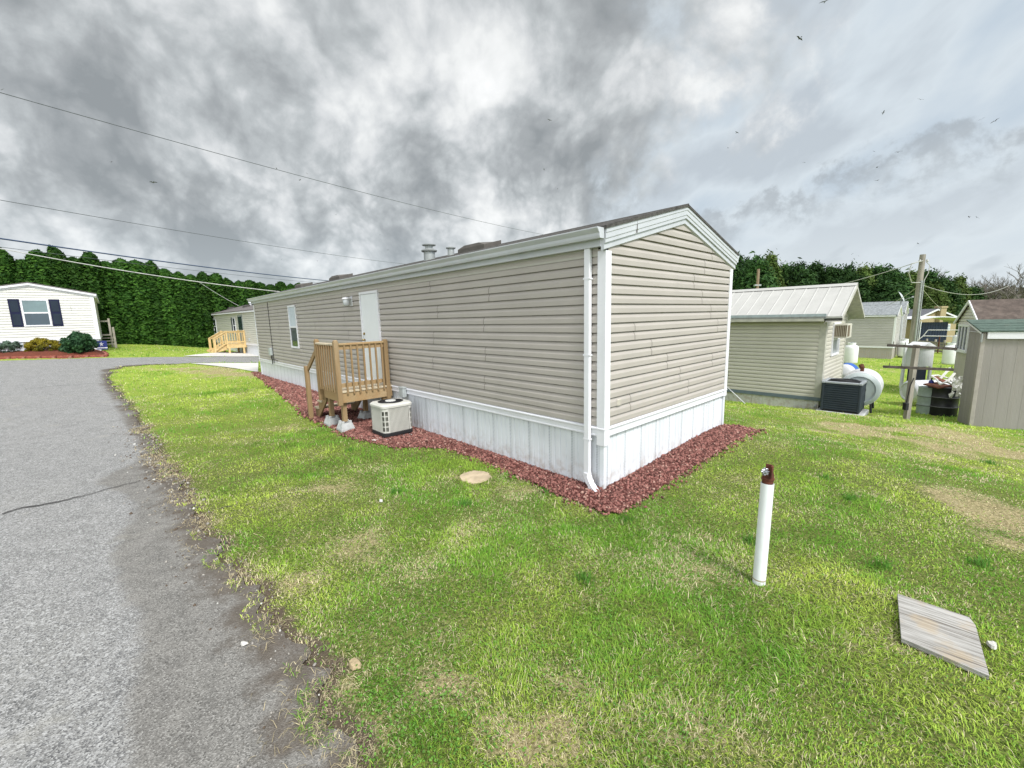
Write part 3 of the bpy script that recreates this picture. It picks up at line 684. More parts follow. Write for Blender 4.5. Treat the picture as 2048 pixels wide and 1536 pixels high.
def skirting(mb, O, T, N, a0, a1, z0, z1, rib=.1, mi=0):
    O, T, N = np.array(O, float), np.array(T, float), np.array(N, float)
    xs = []; a = a0
    while a < a1:
        xs += [(a, 0), (a + rib * .80, 0), (a + rib * .86, -.009), (a + rib * .94, -.009)]; a += rib
    xs = [(min(p, a1), o) for p, o in xs] + [(a1, 0)]
    vs = [tuple(O + T * p + N * o + np.array([0, 0, z])) for z in (z0, z1) for p, o in xs]; n = len(xs)
    mb.add(vs, [(i, i + 1, i + 1 + n, i + n) for i in range(n - 1) if xs[i + 1][0] > xs[i][0] + 1e-6], mi)

def gable_roof(mb, x0, x1, y0, y1, ze, zr, th=.035, mi=0, xm=None):
    """two slopes; ridge along y at mid x"""
    xm = (x0 + x1) / 2 if xm is None else xm
    for xa in (x0, x1):
        mb.prism([(xa, y0, ze), (xm, y0, zr), (xm, y0, zr - th), (xa, y0, ze - th)], (0, y1 - y0, 0), mi)
def rake(mb, x0, z0, x1, z1, y, prof, mi=0):
    """trim board under a roof edge, from (x0,z0) to (x1,z1) on the gable face y; prof: (out, down)"""
    mb.extrude(prof, lambda p: (x0, y - p[0], z0 - p[1]), lambda p: (x1, y - p[0], z1 - p[1]), mi)

# ================================================================== THE TAUPE HOME
def main_home():
    L, Wd = HL, HW
    t = thing('mobile_home', 'long single-wide home in taupe siding with white ribbed skirting, wooden landing at its door', 'mobile home', (A[0], A[1], 0), TH)
    zt, zs = .74, 2.83; zp = 3.34
    # walls
    mb = MB(); rs = random.Random(3)
    se = [(a + rs.uniform(-.15, .15), c) for c in range(0, 18, 2) for a in ([2.2, 5.9, 9.6, 13.2] if (c // 2) % 2 else [3.6, 7.5, 11.0, 14.9]) if not (5.6 < a < 6.7)]
    se = [(a, c) for a, c in se if not (5.5 < a < 6.75 or 11.1 < a < 12.15)]
    siding(mb, (0, 0, 0), (0, 1, 0), (-1, 0, 0), zt, zs, lambda z: (.0, L), seams=se)
    mb.build('side_wall', [VINYL, DARKLINE], t, fix=False)
    mb = MB()
    gx = lambda z: (0.0, Wd) if z <= zs else ((z - zs) / (zp - zs) * Wd / 2, Wd - (z - zs) / (zp - zs) * Wd / 2)
    siding(mb, (0, 0, 0), (1, 0, 0), (0, -1, 0), zt, zp, gx, seams=[(.62, 9), (1.05, 7), (1.5, 5), (.55, 1), (1.9, 3), (2.9, 11), (2.55, 13), (2.25, 15), (3.2, 9), (2.85, 19), (2.6, 17), (2.2, 1), (3.05, 4)])
    mb.build('gable_wall', [VINYL, DARKLINE], t, fix=False)
    mb = MB(); siding(mb, (Wd, L, 0), (0, -1, 0), (1, 0, 0), zt, zs, lambda z: (0, L)); mb.build('side_wall', [VINYL, DARKLINE], t, fix=False)
    mb = MB(); siding(mb, (Wd, L, 0), (-1, 0, 0), (0, 1, 0), zt, zp, gx); mb.build('gable_wall', [VINYL, DARKLINE], t, fix=False)
    # skirting with its top ledge
    mb = MB(); i = .02
    skirting(mb, (i, 0, 0), (0, 1, 0), (-1, 0, 0), .02, L - .02, -.35, .64)
    skirting(mb, (0, i, 0), (1, 0, 0), (0, -1, 0), .02, Wd - .02, -.35, .64)
    skirting(mb, (Wd - i, L, 0), (0, -1, 0), (1, 0, 0), .02, L - .02, -.35, .64)
    skirting(mb, (Wd, L - i, 0), (-1, 0, 0), (0, 1, 0), .02, Wd - .02, -.35, .64)
    for (x, y) in ((.02, .02), (Wd - .02, .02), (.02, L - .02), (Wd - .02, L - .02)): mb.box((x - .03, y - .03, -.35), (x + .03, y + .03, .64))
    mb.build('skirting', SKIRT, t, fix=False)
    mb = MB(); led = [(.0, .612), (.024, .612), (.024, .628), (.016, .632), (.016, .69), (.034, .70), (.034, .716), (.0, .738)]
    mb.extrude(led, lambda p: (-p[0], -p[0], p[1]), lambda p: (-p[0], L + p[0], p[1]))
    mb.extrude(led, lambda p: (-p[0], -p[0], p[1]), lambda p: (Wd + p[0], -p[0], p[1]))
    mb.extrude(led, lambda p: (Wd + p[0], -p[0], p[1]), lambda p: (Wd + p[0], L + p[0], p[1]))
    mb.build('skirting_trim', TRIM, t)
    # corner posts
    for (x, y, sx, sy, zb) in ((0, 0, -1, -1, .50), (Wd, 0, 1, -1, .60), (0, L, -1, 1, .60), (Wd, L, 1, 1, .60)):
        mb = MB(); o = .028; w = .085
        mb.prism([(x + sx * o, y + sy * o, zb), (x - sx * w, y + sy * o, zb), (x - sx * w, y + sy * .003, zb), (x + sx * .003, y + sy * .003, zb), (x + sx * .003, y - sy * w, zb), (x + sx * o, y - sy * w, zb)], (0, 0, zs - .02 - zb))
        mb.build('corner_post', TRIM, t)
    # frieze under the eaves
    mb = MB(); mb.box((-.022, .087, zs - .075), (-.001, L - .087, zs + .02)); mb.box((Wd + .001, .087, zs - .075), (Wd + .022, L - .087, zs + .02)); mb.build('frieze', mat('frieze_vinyl', (.42, .405, .365), .5, .03), t)
    # roof
    mb = MB(); gable_roof(mb, -.10, Wd + .10, -.085, L + .085, 3.065, 3.578)
    sl = (3.578 - 3.065) / (Wd / 2 + .1)
    for k in range(1, 11):           # shingle courses, a few millimetres proud
        for s in (-1, 1):
            xa = Wd / 2 + s * (Wd / 2 + .1) * k / 11; xb = xa - s * .012; za = 3.578 - abs(xa - Wd / 2) * sl; zb_ = 3.578 - abs(xb - Wd / 2) * sl
            mb.prism([(xa, -.08, za + .001), (xb, -.08, zb_ + .005), (xb - s * .12, -.08, zb_ + s * s * .12 * sl + .001)], (0, L + .16, 0))
    mb.tube([(Wd / 2, -.085, 3.568), (Wd / 2, L + .085, 3.568)], .02, 8)
    roof = mb.build('roof', SHINGLE, t)
    mb = MB(); mb.box((-.095, .0, zs + .02), (-.0, L, 3.03)); mb.box((Wd, 0, zs + .02), (Wd + .095, L, 3.03)); mb.build('eave_board', GUTTER, t)
    # rake boards in three steps on both gables
    for yy, sg in ((0, 1), (L, -1)):
        mb = MB(); p1 = [(.0, .0), (.075, .0), (.075, .055), (.068, .062), (.068, .118), (.060, .124), (.060, .165), (.0, .165)]
        p2 = [(.0, .165), (.042, .165), (.042, .232), (.030, .238), (.0, .250)]
        for pr in (p1, p2):
            for xa, xb in ((-.085, Wd / 2), (Wd + .085, Wd / 2)):
                z0 = 3.045; z1 = 3.560
                if sg > 0: rake(mb, xa, z0, xb, z1, 0, pr)
                else: mb.extrude(pr, lambda p: (xa, L + p[0], z0 - p[1]), lambda p: (xb, L + p[0], z1 - p[1]))
                if sg > 0: mb.add([(xa, -p[0], z0 - p[1]) for p in pr], [tuple(range(len(pr)))])
        # joints of the trim coil
        if sg > 0: mb.box((.55, -.0765, 3.045 + .635 * .266 - .16), (.553, -.06, 3.045 + .635 * .266 - .002), 1)
        mb.build('rake_trim', [GUTTER, DARKLINE], t)
    # gutter and downspouts
    mb = MB(); g = [(.0, .0), (.0, -.115), (-.075, -.115), (-.085, -.09), (-.088, -.06), (-.112, -.03), (-.125, -.012), (-.125, .0), (-.112, .0)]
    f = lambda y: (lambda p: (-.097 + p[0], y, 3.042 + p[1])); mb.extrude(g, f(-.05), f(L + .05))
    gg = [(p[0] - .097, p[1] + 3.042) for p in g[:-1]]
    for y in (-.05, L + .05): mb.add([(a, y, b) for a, b in gg], [tuple(range(len(gg)))])
    for k in range(9): mb.box((-.222, 1 + k * 1.8, 3.039), (-.097, 1.02 + k * 1.8, 3.0425))
    mb.build('gutter', GUTTER, t)
    mb = MB(); mb.extrude(g, lambda p: (Wd + .097 - p[0], -.05, 3.042 + p[1]), lambda p: (Wd + .097 - p[0], L, 3.042 + p[1])); mb.add([(Wd - a, -.05, b) for a, b in gg], [tuple(range(len(gg)))]); mb.build('gutter', GUTTER, t)
    for (yc, sg, elbow) in ((.205, -1, True),):
        mb = MB()
        mb.cbox((-.080, yc - .042, .10), (-.028, yc + .042, 2.935), .008)
        for zc in (.55, 1.6, 2.5): mb.box((-.0825, yc - .05, zc), (-.026, yc + .05, zc + .018))
        # corrugated elbow kicking out at the foot
        pts = []; 
        for k in range(8):
            a = k / 7; an = a * 1.0; c = Vector((-.054 - .045 * a * a, yc - .12 * a * a, .12 - .16 * a))
            pts.append(c)
        for k in range(7):
            s = 1.10 if k % 2 == 0 else 1.0; mb.beam(pts[k], pts[k] + (pts[k + 1] - pts[k]) * 1.05, .056 * s, .076 * s, up=(-1, .1, .0))
        mb.beam(pts[7], pts[7] + Vector((-.022, -.085, -.045)), 0.058, .078, up=(-1, .1, .0)); e = pts[7] + Vector((-.022, -.085, -.045))
        mb.beam(e, e + Vector((-.001, -.0038, -.002)), 0.044, .064, 1, up=(-1, .1, .0))
        mb.build('downspout', [TRIM, BLACK], t)
    # side door
    mb = MB(); y0, y1 = 5.68, 6.58; z0, z1 = .742, 2.72
    for lo, hi in (((-.05, y0, z0), (.0, y0 + .05, z1)), ((-.05, y1 - .05, z0), (0, y1, z1)), ((-.052, y0, z1 - .05), (0, y1, z1)), ((-.06, y0, z0 - .002), (0, y1, z0 + .03))): mb.box(lo, hi)
    fr = mb.build('door_frame', TRIM, t)
    mb = MB(); mb.cbox((-.036, y0 + .053, z0 + .031), (-.012, y1 - .053, z1 - .053), .003); d = mb.build('door', DOORW, t)
    for zz, nm in ((1.66, 'handle'), (1.80, 'deadbolt')):
        mb = MB(); mb.lathe([(.0, -.095 if nm == 'handle' else -.066), (.02, -.094 if nm == 'handle' else -.065), (.026, -.075 if nm == 'handle' else -.055), (.012, -.06), (.012, -.048), (.03, -.044), (.03, -.0355)], 14, (0, y1 - .115, zz), axis='x'); mb.build(nm, BRASS, d, smooth=True)
    # tall narrow sash window
    mb = MB(); wy0, wy1, wz0, wz1 = 11.24, 11.98, 1.30, 2.62; f = .05
    for lo, hi in (((-.045, wy0, wz0), (0, wy0 + f, wz1)), ((-.045, wy1 - f, wz0), (0, wy1, wz1)), ((-.047, wy0, wz1 - f), (0, wy1, wz1)), ((-.05, wy0 - .01, wz0 - .004), (0, wy1 + .01, wz0 + f))): mb.box(lo, hi)
    w = mb.build('window', TRIM, t)
    mb = MB(); mb.box((-.04, wy0 + f, 1.93), (-.018, wy1 - f, 1.985)); mb.build('meeting_rail', TRIM, w)
    mb = MB(); mb.box((-.028, wy0 + f, 1.985), (-.018, wy1 - f, wz1 - f))
    for k in range(20): mb.box((-.0300, wy0 + f, 1.99 + k * .029), (-.0275, wy1 - f, 2.01 + k * .029), 1)
    mb.build('blind', [mat('blind_gap', (.38, .43, .50), .6), BLIND], w)
    mb = MB(); mb.box((-.026, wy0 + f, wz0 + f), (-.016, wy1 - f, 1.93)); mb.build('pane', GLASSD, w)
    # lantern by the door
    mb = MB(); mb.cbox((-.030, 7.02, 2.44), (-.012, 7.16, 2.66), .006); mb.box((-.16, 7.06, 2.60), (-.03, 7.12, 2.645)); mb.lathe([(.0, 2.645), (.085, 2.63), (.09, 2.60), (.08, 2.59)], 16, (-.14, 7.09, 0)); lt = mb.build('wall_lantern', TRIM, t, smooth=True)
    mb = MB(); mb.lathe([(.072, 2.592), (.078, 2.54), (.072, 2.47), (.05, 2.445), (0, 2.44)], 16, (-.14, 7.09, 0)); mb.build('lamp_shade', glass_mat('ribbed_glass', (.55, .58, .60), .2), lt, smooth=True)
    # phone box and cable at the far end, disconnect box near the cooler, small cover plate on the gable
    mb = MB(); mb.cbox((-.10, 14.33, .94), (-.012, 14.60, 1.20), .012); mb.build('utility_box', PLAST_GREY, t)
    mb = MB(); mb.tube([(-.03, 14.32, zs), (-.028, 14.30, 2.0), (-.03, 14.28, 1.3), (-.032, 14.25, .85), (-.05, 14.2, .66)], .011, 6); mb.tube([(-.05, 14.5, .95), (-.07, 14.42, .8), (-.05, 14.3, .78), (-.04, 14.05, .80), (-.03, 13.75, .77)], .010, 6); mb.tube([(-.05, 14.38, .95), (-.06, 14.36, .62)], .014, 6); mb.build('cable', BLACK, t)
    mb = MB(); mb.cbox((-.110, 4.73, .55), (-.024, 4.89, .745), .010); mb.box((-.116, 4.72, .73), (-.024, 4.90, .75)); mb.tube([(-.07, 4.81, .55), (-.07, 4.81, .15), (-.12, 4.75, .0)], .015, 8); mb.build('disconnect_box', PLAST_GREY, t)
    mb = MB(); mb.cbox((.24, -.034, .965), (.33, -.016, 1.045), .008); mb.build('cover_plate', mat('taupe_plate', (.52, .48, .42), .5), t)
    # roof fittings
    rz = lambda x: 3.578 - abs(x - Wd / 2) * sl
    mb = MB(); x = 1.25; z = rz(x); mb.lathe([(.13, z - .06), (.125, z + .17), (.17, z + .175), (.18, z + .20), (.11, z + .235), (.085, z + .25), (.08, z + .30), (.15, z + .31), (.155, z + .325), (.06, z + .345), (0, z + .35)], 20, (x, 5.62, 0)); mb.build('flue_vent', GREYMETAL, roof, smooth=True)
    mb = MB(); z = rz(1.25); mb.lathe([(.075, z - .05), (.07, z + .13), (.10, z + .135), (.105, z + .155), (.05, z + .17), (0, z + .172)], 16, (1.25, 4.78, 0)); mb.build('pipe_vent', GREYMETAL, roof, smooth=True)
    for (yc, ya) in ((3.95, .42), (11.0, .42), (14.6, .35)):
        mb = MB(); x = 1.35; z = rz(x) - .04; hx = .22
        b = [(x - hx, yc - ya, z - .06), (x + hx, yc - ya, z + .06), (x + hx, yc + ya, z + .06), (x - hx, yc + ya, z - .06)]
        tp = [(x - hx + .02, yc - ya * .55, z + .12), (x + hx - .04, yc - ya * .55, z + .17), (x + hx - .04, yc + ya * .55, z + .17), (x - hx + .02, yc + ya * .55, z + .12)]
        md = [(p[0], p[1], p[2] + .12) for p in b]
        mb.add(b + md + tp, [(0,1,5,4),(1,2,6,5),(2,3,7,6),(3,0,4,7),(4,5,9,8),(5,6,10,9),(6,7,11,10),(7,4,8,11),(8,9,10,11)]); mb.build('roof_vent', mat('brown_vent_hood', (.10, .09, .08), .6), roof)
    return t
HOME = main_home()

# ================================================================== LANDING, COOLER AND SMALL THINGS BESIDE IT
WOOD = mat('treated_pine', (.26, .178, .092), .75, .2, 5, .35, 30, stretch=(1, 1, .12), col2=(.24, .155, .075), dirt=((.38, .30, .19), 2.5, .5))
WOODH = mat('treated_pine_boards', (.33, .235, .125), .75, .16, 5, .35, 30, stretch=(1, .12, 1), col2=(.33, .21, .10), dirt=((.55, .47, .32), 3, .5))
WOODG = mat('weathered_deck_board', (.55, .47, .34), .8, .15, 4, .3, 30, stretch=(.3, 1, 1), dirt=((.40, .33, .22), 3, .5))
FOOT = mat('precast_concrete', (.44, .45, .45), .9, .1, 8, .4, 50, dirt=((.30, .29, .27), 6, .5))
def landing():
    zg = float(terr(*hpos(5.9, -1)[:2])) + .03
    t = thing('porch_landing', 'small brown pine landing with side steps at the white door of the taupe home', 'wooden landing', hpos(5.38, 0, 0), TH)
    # local x = outward from wall is -x ; y along the wall (0 at the near rail)
    D = 1.12; WL = 1.03; zd = .70
    P = lambda n, m=WOOD: (lambda mb: mb.build(n, m, t))
    s = .088
    for (x, y, zb, zt) in ((-D, 0.0, .46, 1.735), (-D, WL, .44, 1.735), (-.10, -.0, .40, 1.70)):
        mb = MB(); mb.cbox((x - s/2, y - s/2, zb), (x + s/2, y + s/2, zt - .03), .005); mb.cbox((x - s/2 + .006, y - s/2 + .006, zt - .03), (x + s/2 - .006, y + s/2 - .006, zt), .012); P('post')(mb)
    for (x, y) in ((-D + .10, .10), (-D + .10, WL - .24), (-.17, .06), (-.30, WL - .3)):
        mb = MB(); mb.cbox((x - s/2, y - s/2, zg + .17), (x + s/2, y + s/2, zd - .02), .005); P('leg')(mb)
    mb = MB(); mb.cbox((-D - .085, WL + .62, zg - .03), (-D + .003, WL + .71, 1.13), .006); P('post')(mb)
    # rim and joists
    mb = MB(); mb.box((-D + .045, -.02, .50), (-.02, .018, zd)); P('rim_board', WOODH)(mb)
    mb = MB(); mb.box((-D + .044, .02, .50), (-D + .082, WL - .02, zd)); P('rim_board', WOODH)(mb)
    mb = MB(); mb.box((-D + .045, WL - .018, .50), (-.02, WL + .02, zd)); P('rim_board', WOODH)(mb)
    mb = MB()
    for k in range(8):
        x0 = -D + .03 + k * .137; mb.cbox((x0, -.035, zd + .002), (x0 + .131, WL + .035, zd + .036), .004)
    P('deck', WOODG)(mb)
    # rails
    mb = MB(); mb.cbox((-D + .045, -.022, 1.545), (-.145, .022, 1.63), .004); P('rail', WOODH)(mb)
    mb = MB(); mb.cbox((-D + .045, -.052, 1.632), (-.145, .046, 1.668), .006); P('rail', WOODH)(mb)
    mb = MB(); mb.cbox((-D - .018, .045, 1.545), (-D + .022, WL - .045, 1.63), .004); P('rail')(mb)
    mb = MB(); mb.cbox((-D - .044, .045, 1.632), (-D + .046, WL - .045, 1.668), .006); P('rail', WOODG)(mb)
    mb = MB(); mb.cbox((-D + .045, .02, .80), (-.145, .05, .88), .004); P('rail', WOODH)(mb)
    for k in range(7):
        x = -D + .15 + k * .128; mb = MB(); mb.cbox((x - .017, -.056, .665), (x + .017, -.024, 1.625), .004); P('baluster')(mb)
    for k in range(7):
        y = .125 + k * .128; mb = MB(); mb.cbox((-D - .05, y - .017, .70), (-D - .019, y + .017, 1.625), .004); P('baluster')(mb)
    # stair: sloping rail, stringers, treads
    mb = MB(); mb.beam((-D - .0, WL + .05, 1.50), (-D - .02, WL + .62, 1.07), .038, .09); P('handrail')(mb)
    for x in (-D + .10, -.20):
        mb = MB(); ys = [WL + .03, WL + .03, WL + .28, WL + .28, WL + .53, WL + .53, WL + .75, WL + .75, WL + .68]
        zz = [.47, .66, .66, .46, .46, .27, .27, zg, zg]
        # saw-tooth board
        poly = [(x, WL + .022, .40), (x, WL + .022, .66), (x, WL + .05, .52), (x, WL + .29, .52), (x, WL + .29, .33), (x, WL + .53, .33), (x, WL + .53, .15), (x, WL + .76, .15), (x, WL + .76, zg - .02), (x, WL + .60, zg - .02)]
        mb.prism(poly, (.036, 0, 0)); P('stringer')(mb)
    for k, (yy, z) in enumerate(((WL + .045, .523), (WL + .285, .333), (WL + .525, .153))):
        mb = MB(); mb.cbox((-D + .07, yy - .02, z), (-.15, yy + .10, z + .034), .004); mb.cbox((-D + .07, yy + .108, z), (-.15, yy + .235, z + .034), .004); P('tread', WOODG)(mb)
    # pre-cast blocks the legs stand on
    first = None
    for i, (x, y, nm) in enumerate(((-D + .10, .10, 'chipped concrete pier block under the near outer leg of the landing'), (-D + .10, WL - .24, 'concrete pier block under the outer leg of the landing beside its steps'), (-.17, .06, 'concrete pier block under the landing at the skirting, behind the air conditioner'), (-.30, WL - .3, 'shaded concrete pier block under the middle of the landing'))):
        p = hpos(5.38, 0) ; q = np.array([p[0], p[1]]) + W_ * y + U * x
        if first is None:
            mb = MB(); a, b, h = .135, .100, .16
            lo = [(-a, -a, -.05), (a, -a, -.05), (a, a, -.05), (-a, a, -.05)]; md = [(p[0], p[1], .05) for p in lo]; hi = [(-b, -b, h), (b, -b, h), (b, b, h), (-b, b, h)]
            mb.add(lo + md + hi, [(0,1,5,4),(1,2,6,5),(2,3,7,6),(3,0,4,7),(4,5,9,8),(5,6,10,9),(6,7,11,10),(7,4,8,11),(8,9,10,11),(3,2,1,0)])
            for sx in (-1, 1):
                for sy in (-1, 1): mb.cbox((sx * .072 - .026, sy * .072 - .026, h - .002), (sx * .072 + .026, sy * .072 + .026, h + .045), .006)
            first = mb.build('pier_block', FOOT, None); o = first
        else: o = first.copy(); C.objects.link(o)
        o.location = (q[0], q[1], zg - .02); o.rotation_euler.z = TH + .05 * i; tag(o, nm, 'footing', 'pier blocks under the landing')
landing()

BEIGE = mat('beige_enamel', (.52, .515, .475), .45, .04, 3, dirt=((.42, .40, .34), 4, .3), spec=.4)
def air_conditioner():
    c = gp(787, 873); c = np.array([c[0], c[1]]) + U * .04 + W_ * .10; zg = float(terr(*c))
    t = thing('air_conditioner', 'beige air conditioning cabinet with a black fan ring on top, standing on the red gravel', 'air conditioner', (c[0], c[1], zg + .035), TH)
    def rsq(h, r, z, n=6):
        out = []
        for cx, cy, a0 in ((h - r, h - r, 0), (-h + r, h - r, 90), (-h + r, -h + r, 180), (h - r, -h + r, 270)):
            for k in range(n + 1):
                a = math.radians(a0 + 90 * k / n); out.append((cx + r * math.cos(a), cy + r * math.sin(a), z))
        return out
    def loft(mb, rings, mi=0, cap=True):
        n = len(rings[0]); vs = [p for r in rings for p in r]
        fs = [(k * n + i, k * n + (i + 1) % n, (k + 1) * n + (i + 1) % n, (k + 1) * n + i) for k in range(len(rings) - 1) for i in range(n)]
        if cap: fs += [tuple(reversed(range(n))), tuple(range((len(rings) - 1) * n, len(rings) * n))]
        mb.add(vs, fs, mi)
    h, r = .30, .10
    mb = MB(); loft(mb, [rsq(h + .005, r, .04), rsq(h + .005, r, .09), rsq(h - .01, r, .105)]); mb.build('base_pan', BLACK, t)
    mb = MB(); loft(mb, [rsq(h - .03, r, .09), rsq(h - .03, r, .58)]); mb.build('coil', mat('dark_coil', (.20, .20, .17), .7), t)
    # louvred side jackets
    mb = MB()
    for q in range(4):
        for k in range(16):
            u = -h + r + .004 + k * (2 * h - 2 * r - .008) / 16; w = (2 * h - 2 * r - .008) / 16
            pts = [(u, -h), (u + w * .60, -h), (u + w * .70, -h + .014), (u + w, -h + .014)]
            vs = []
            for z in (.105, .56):
                for x, y in pts:
                    for _ in range(q): x, y = -y, x
                    vs.append((x, y, z))
            mb.add(vs, [(0,1,5,4),(1,2,6,5),(2,3,7,6)])
        # corner frames with two columns of four openings
        for z0, z1 in ((.105, .135), (.215, .232), (.312, .329), (.409, .426), (.506, .56)):
            for k in range(6):
                a0, a1 = math.radians(180 + 90 * k / 6), math.radians(180 + 90 * (k + 1) / 6); vs = []
                for z in (z0, z1):
                    for a in (a0, a1):
                        x, y = -h + r + r * math.cos(a), -h + r + r * math.sin(a)
                        for _ in range(q): x, y = -y, x
                        vs.append((x, y, z))
                mb.add(vs, [(0,1,3,2)])
        for a0, a1 in ((180, 192), (220, 230), (258, 270)):
            vs = []
            for z in (.105, .56):
                for a in (a0, a1):
                    x, y = -h + r + (r + .001) * math.cos(math.radians(a)), -h + r + (r + .001) * math.sin(math.radians(a))
                    for _ in range(q): x, y = -y, x
                    vs.append((x, y, z))
            mb.add(vs, [(0,1,3,2)])
    mb.build('cabinet', BEIGE, t, fix=False)
    mb = MB(); loft(mb, [rsq(h, r, .56), rsq(h + .012, r, .565), rsq(h + .012, r, .60), rsq(h - .015, r, .628)], cap=False)
    rg = rsq(h - .015, r, .628); n = len(rg); ring = [(.235 * math.cos(math.atan2(p[1], p[0])), .235 * math.sin(math.atan2(p[1], p[0])), .636) for p in rg]
    mb.add(rg + ring, [(i, (i + 1) % n, (i + 1) % n + n, i + n) for i in range(n)]); mb.build('lid', BEIGE, t)
    mb = MB(); mb.lathe([(.236, .630), (.236, .641), (.21, .644), (.20, .625), (0, .615)], 32); mb.build('fan_well', BLACK, t, smooth=True)
    mb = MB()
    for k in range(9): mb.lathe([(.10 + k * .0145, .640), (.104 + k * .0145, .643), (.108 + k * .0145, .640)], 28)
    for k in range(10):
        a = k * math.pi / 5; mb.beam((.07 * math.cos(a), .07 * math.sin(a), .641), (.225 * math.cos(a), .225 * math.sin(a), .641), .006, .006)
    mb.build('fan_grille', BLACK, t)
    mb = MB(); mb.lathe([(.10, .640), (.098, .652), (.06, .658), (0, .660)], 24); mb.build('fan_cap', mat('pale_cap', (.62, .62, .60), .4), t, smooth=True)
    mb = MB(); mb.cbox((-.36, -.40, -.03), (.36, .36, .045), .012); tag(mb.build('equipment_pad', FOOT, None, (c[0], c[1], zg), TH + .03), 'flat grey slab under the beige air conditioner', 'slab')
    p = gp(762, 879); mb = MB(); mb.cbox((-.11, -.07, -.02), (.11, .07, .035), .012); tag(mb.build('paver', mat('pale_paver', (.6, .58, .53), .9, .1, 9, .3), None, (p[0] - .02, p[1] - .06, p[2]), TH + .3), 'pale paver stone in the grass in front of the beige air conditioner', 'paver')
air_conditioner()

def marker_pipe():
    b = gp(1518, 1163); top = at(1535, 966, b[1] + .02)
    ax = (top - b); hgt = np.linalg.norm(ax); ax = ax / hgt
    t = thing('pipe_post', 'white plastic pipe standing in the lawn with a rusty stub in its top', 'pipe', b)
    P = lambda r, k: tuple(ax * k)
    WHITE = mat('white_pvc', (.72, .74, .755), .4, .02, 3, dirt=((.52, .50, .44), 12, .35))
    mb = MB(); r = .045; mb.tube([ax * -.1, ax * hgt], r, 24); mb.tube([ax * (hgt - .004), ax * (hgt + .001)], r * .9, 20, 1); 
    for q in range(5): mb.tube([ax * (.02 + .012 * q), ax * (.031 + .012 * q)], r + .0004, 24, 2) if q < 1 else None
    mb.build('pipe', [WHITE, BLACK, mat('mud_ring', (.42, .36, .26), .9)], t, smooth=True)
    RUST = mat('rusted_steel', (.13, .038, .022), .85, .3, 14, .5, 40, col2=(.055, .02, .014))
    mb = MB(); mb.tube([ax * (hgt - .03), ax * (hgt + .075)], .038, 18); n = 10
    mb.prism([(.042 * math.cos(a), .042 * math.sin(a), hgt + .06) for a in np.linspace(-1.25, 1.25, n)] + [(.030 * math.cos(a), .030 * math.sin(a), hgt + .06) for a in np.linspace(1.25, -1.25, n)], (ax[0] * .09, ax[1] * .09, .085))
    mb.tube([ax * (hgt + .03), ax * (hgt + .042)], .0445, 18); mb.build('steel_stub', RUST, t)
    mb = MB(); rs = random.Random(5); c = Vector((-.032, -.028, hgt + .108)); cur = []
    for k in range(60):
        a = k * 1.9; e = k * .53; rad_ = .026 + .006 * math.sin(k * 2.3); cur.append(c + Vector((rad_ * math.cos(a) * math.cos(e), rad_ * math.sin(a) * math.cos(e), rad_ * .9 * math.sin(e))))
    mb.tube(cur, .0028, 5); mb.lathe([(0, -.02), (.016, -.014), (.02, 0), (.016, .014), (0, .02)], 12, c); mb.build('wire_coil', mat('bright_wire', (.40, .41, .44), .3, .2, 30, metal=.8), t)
marker_pipe()

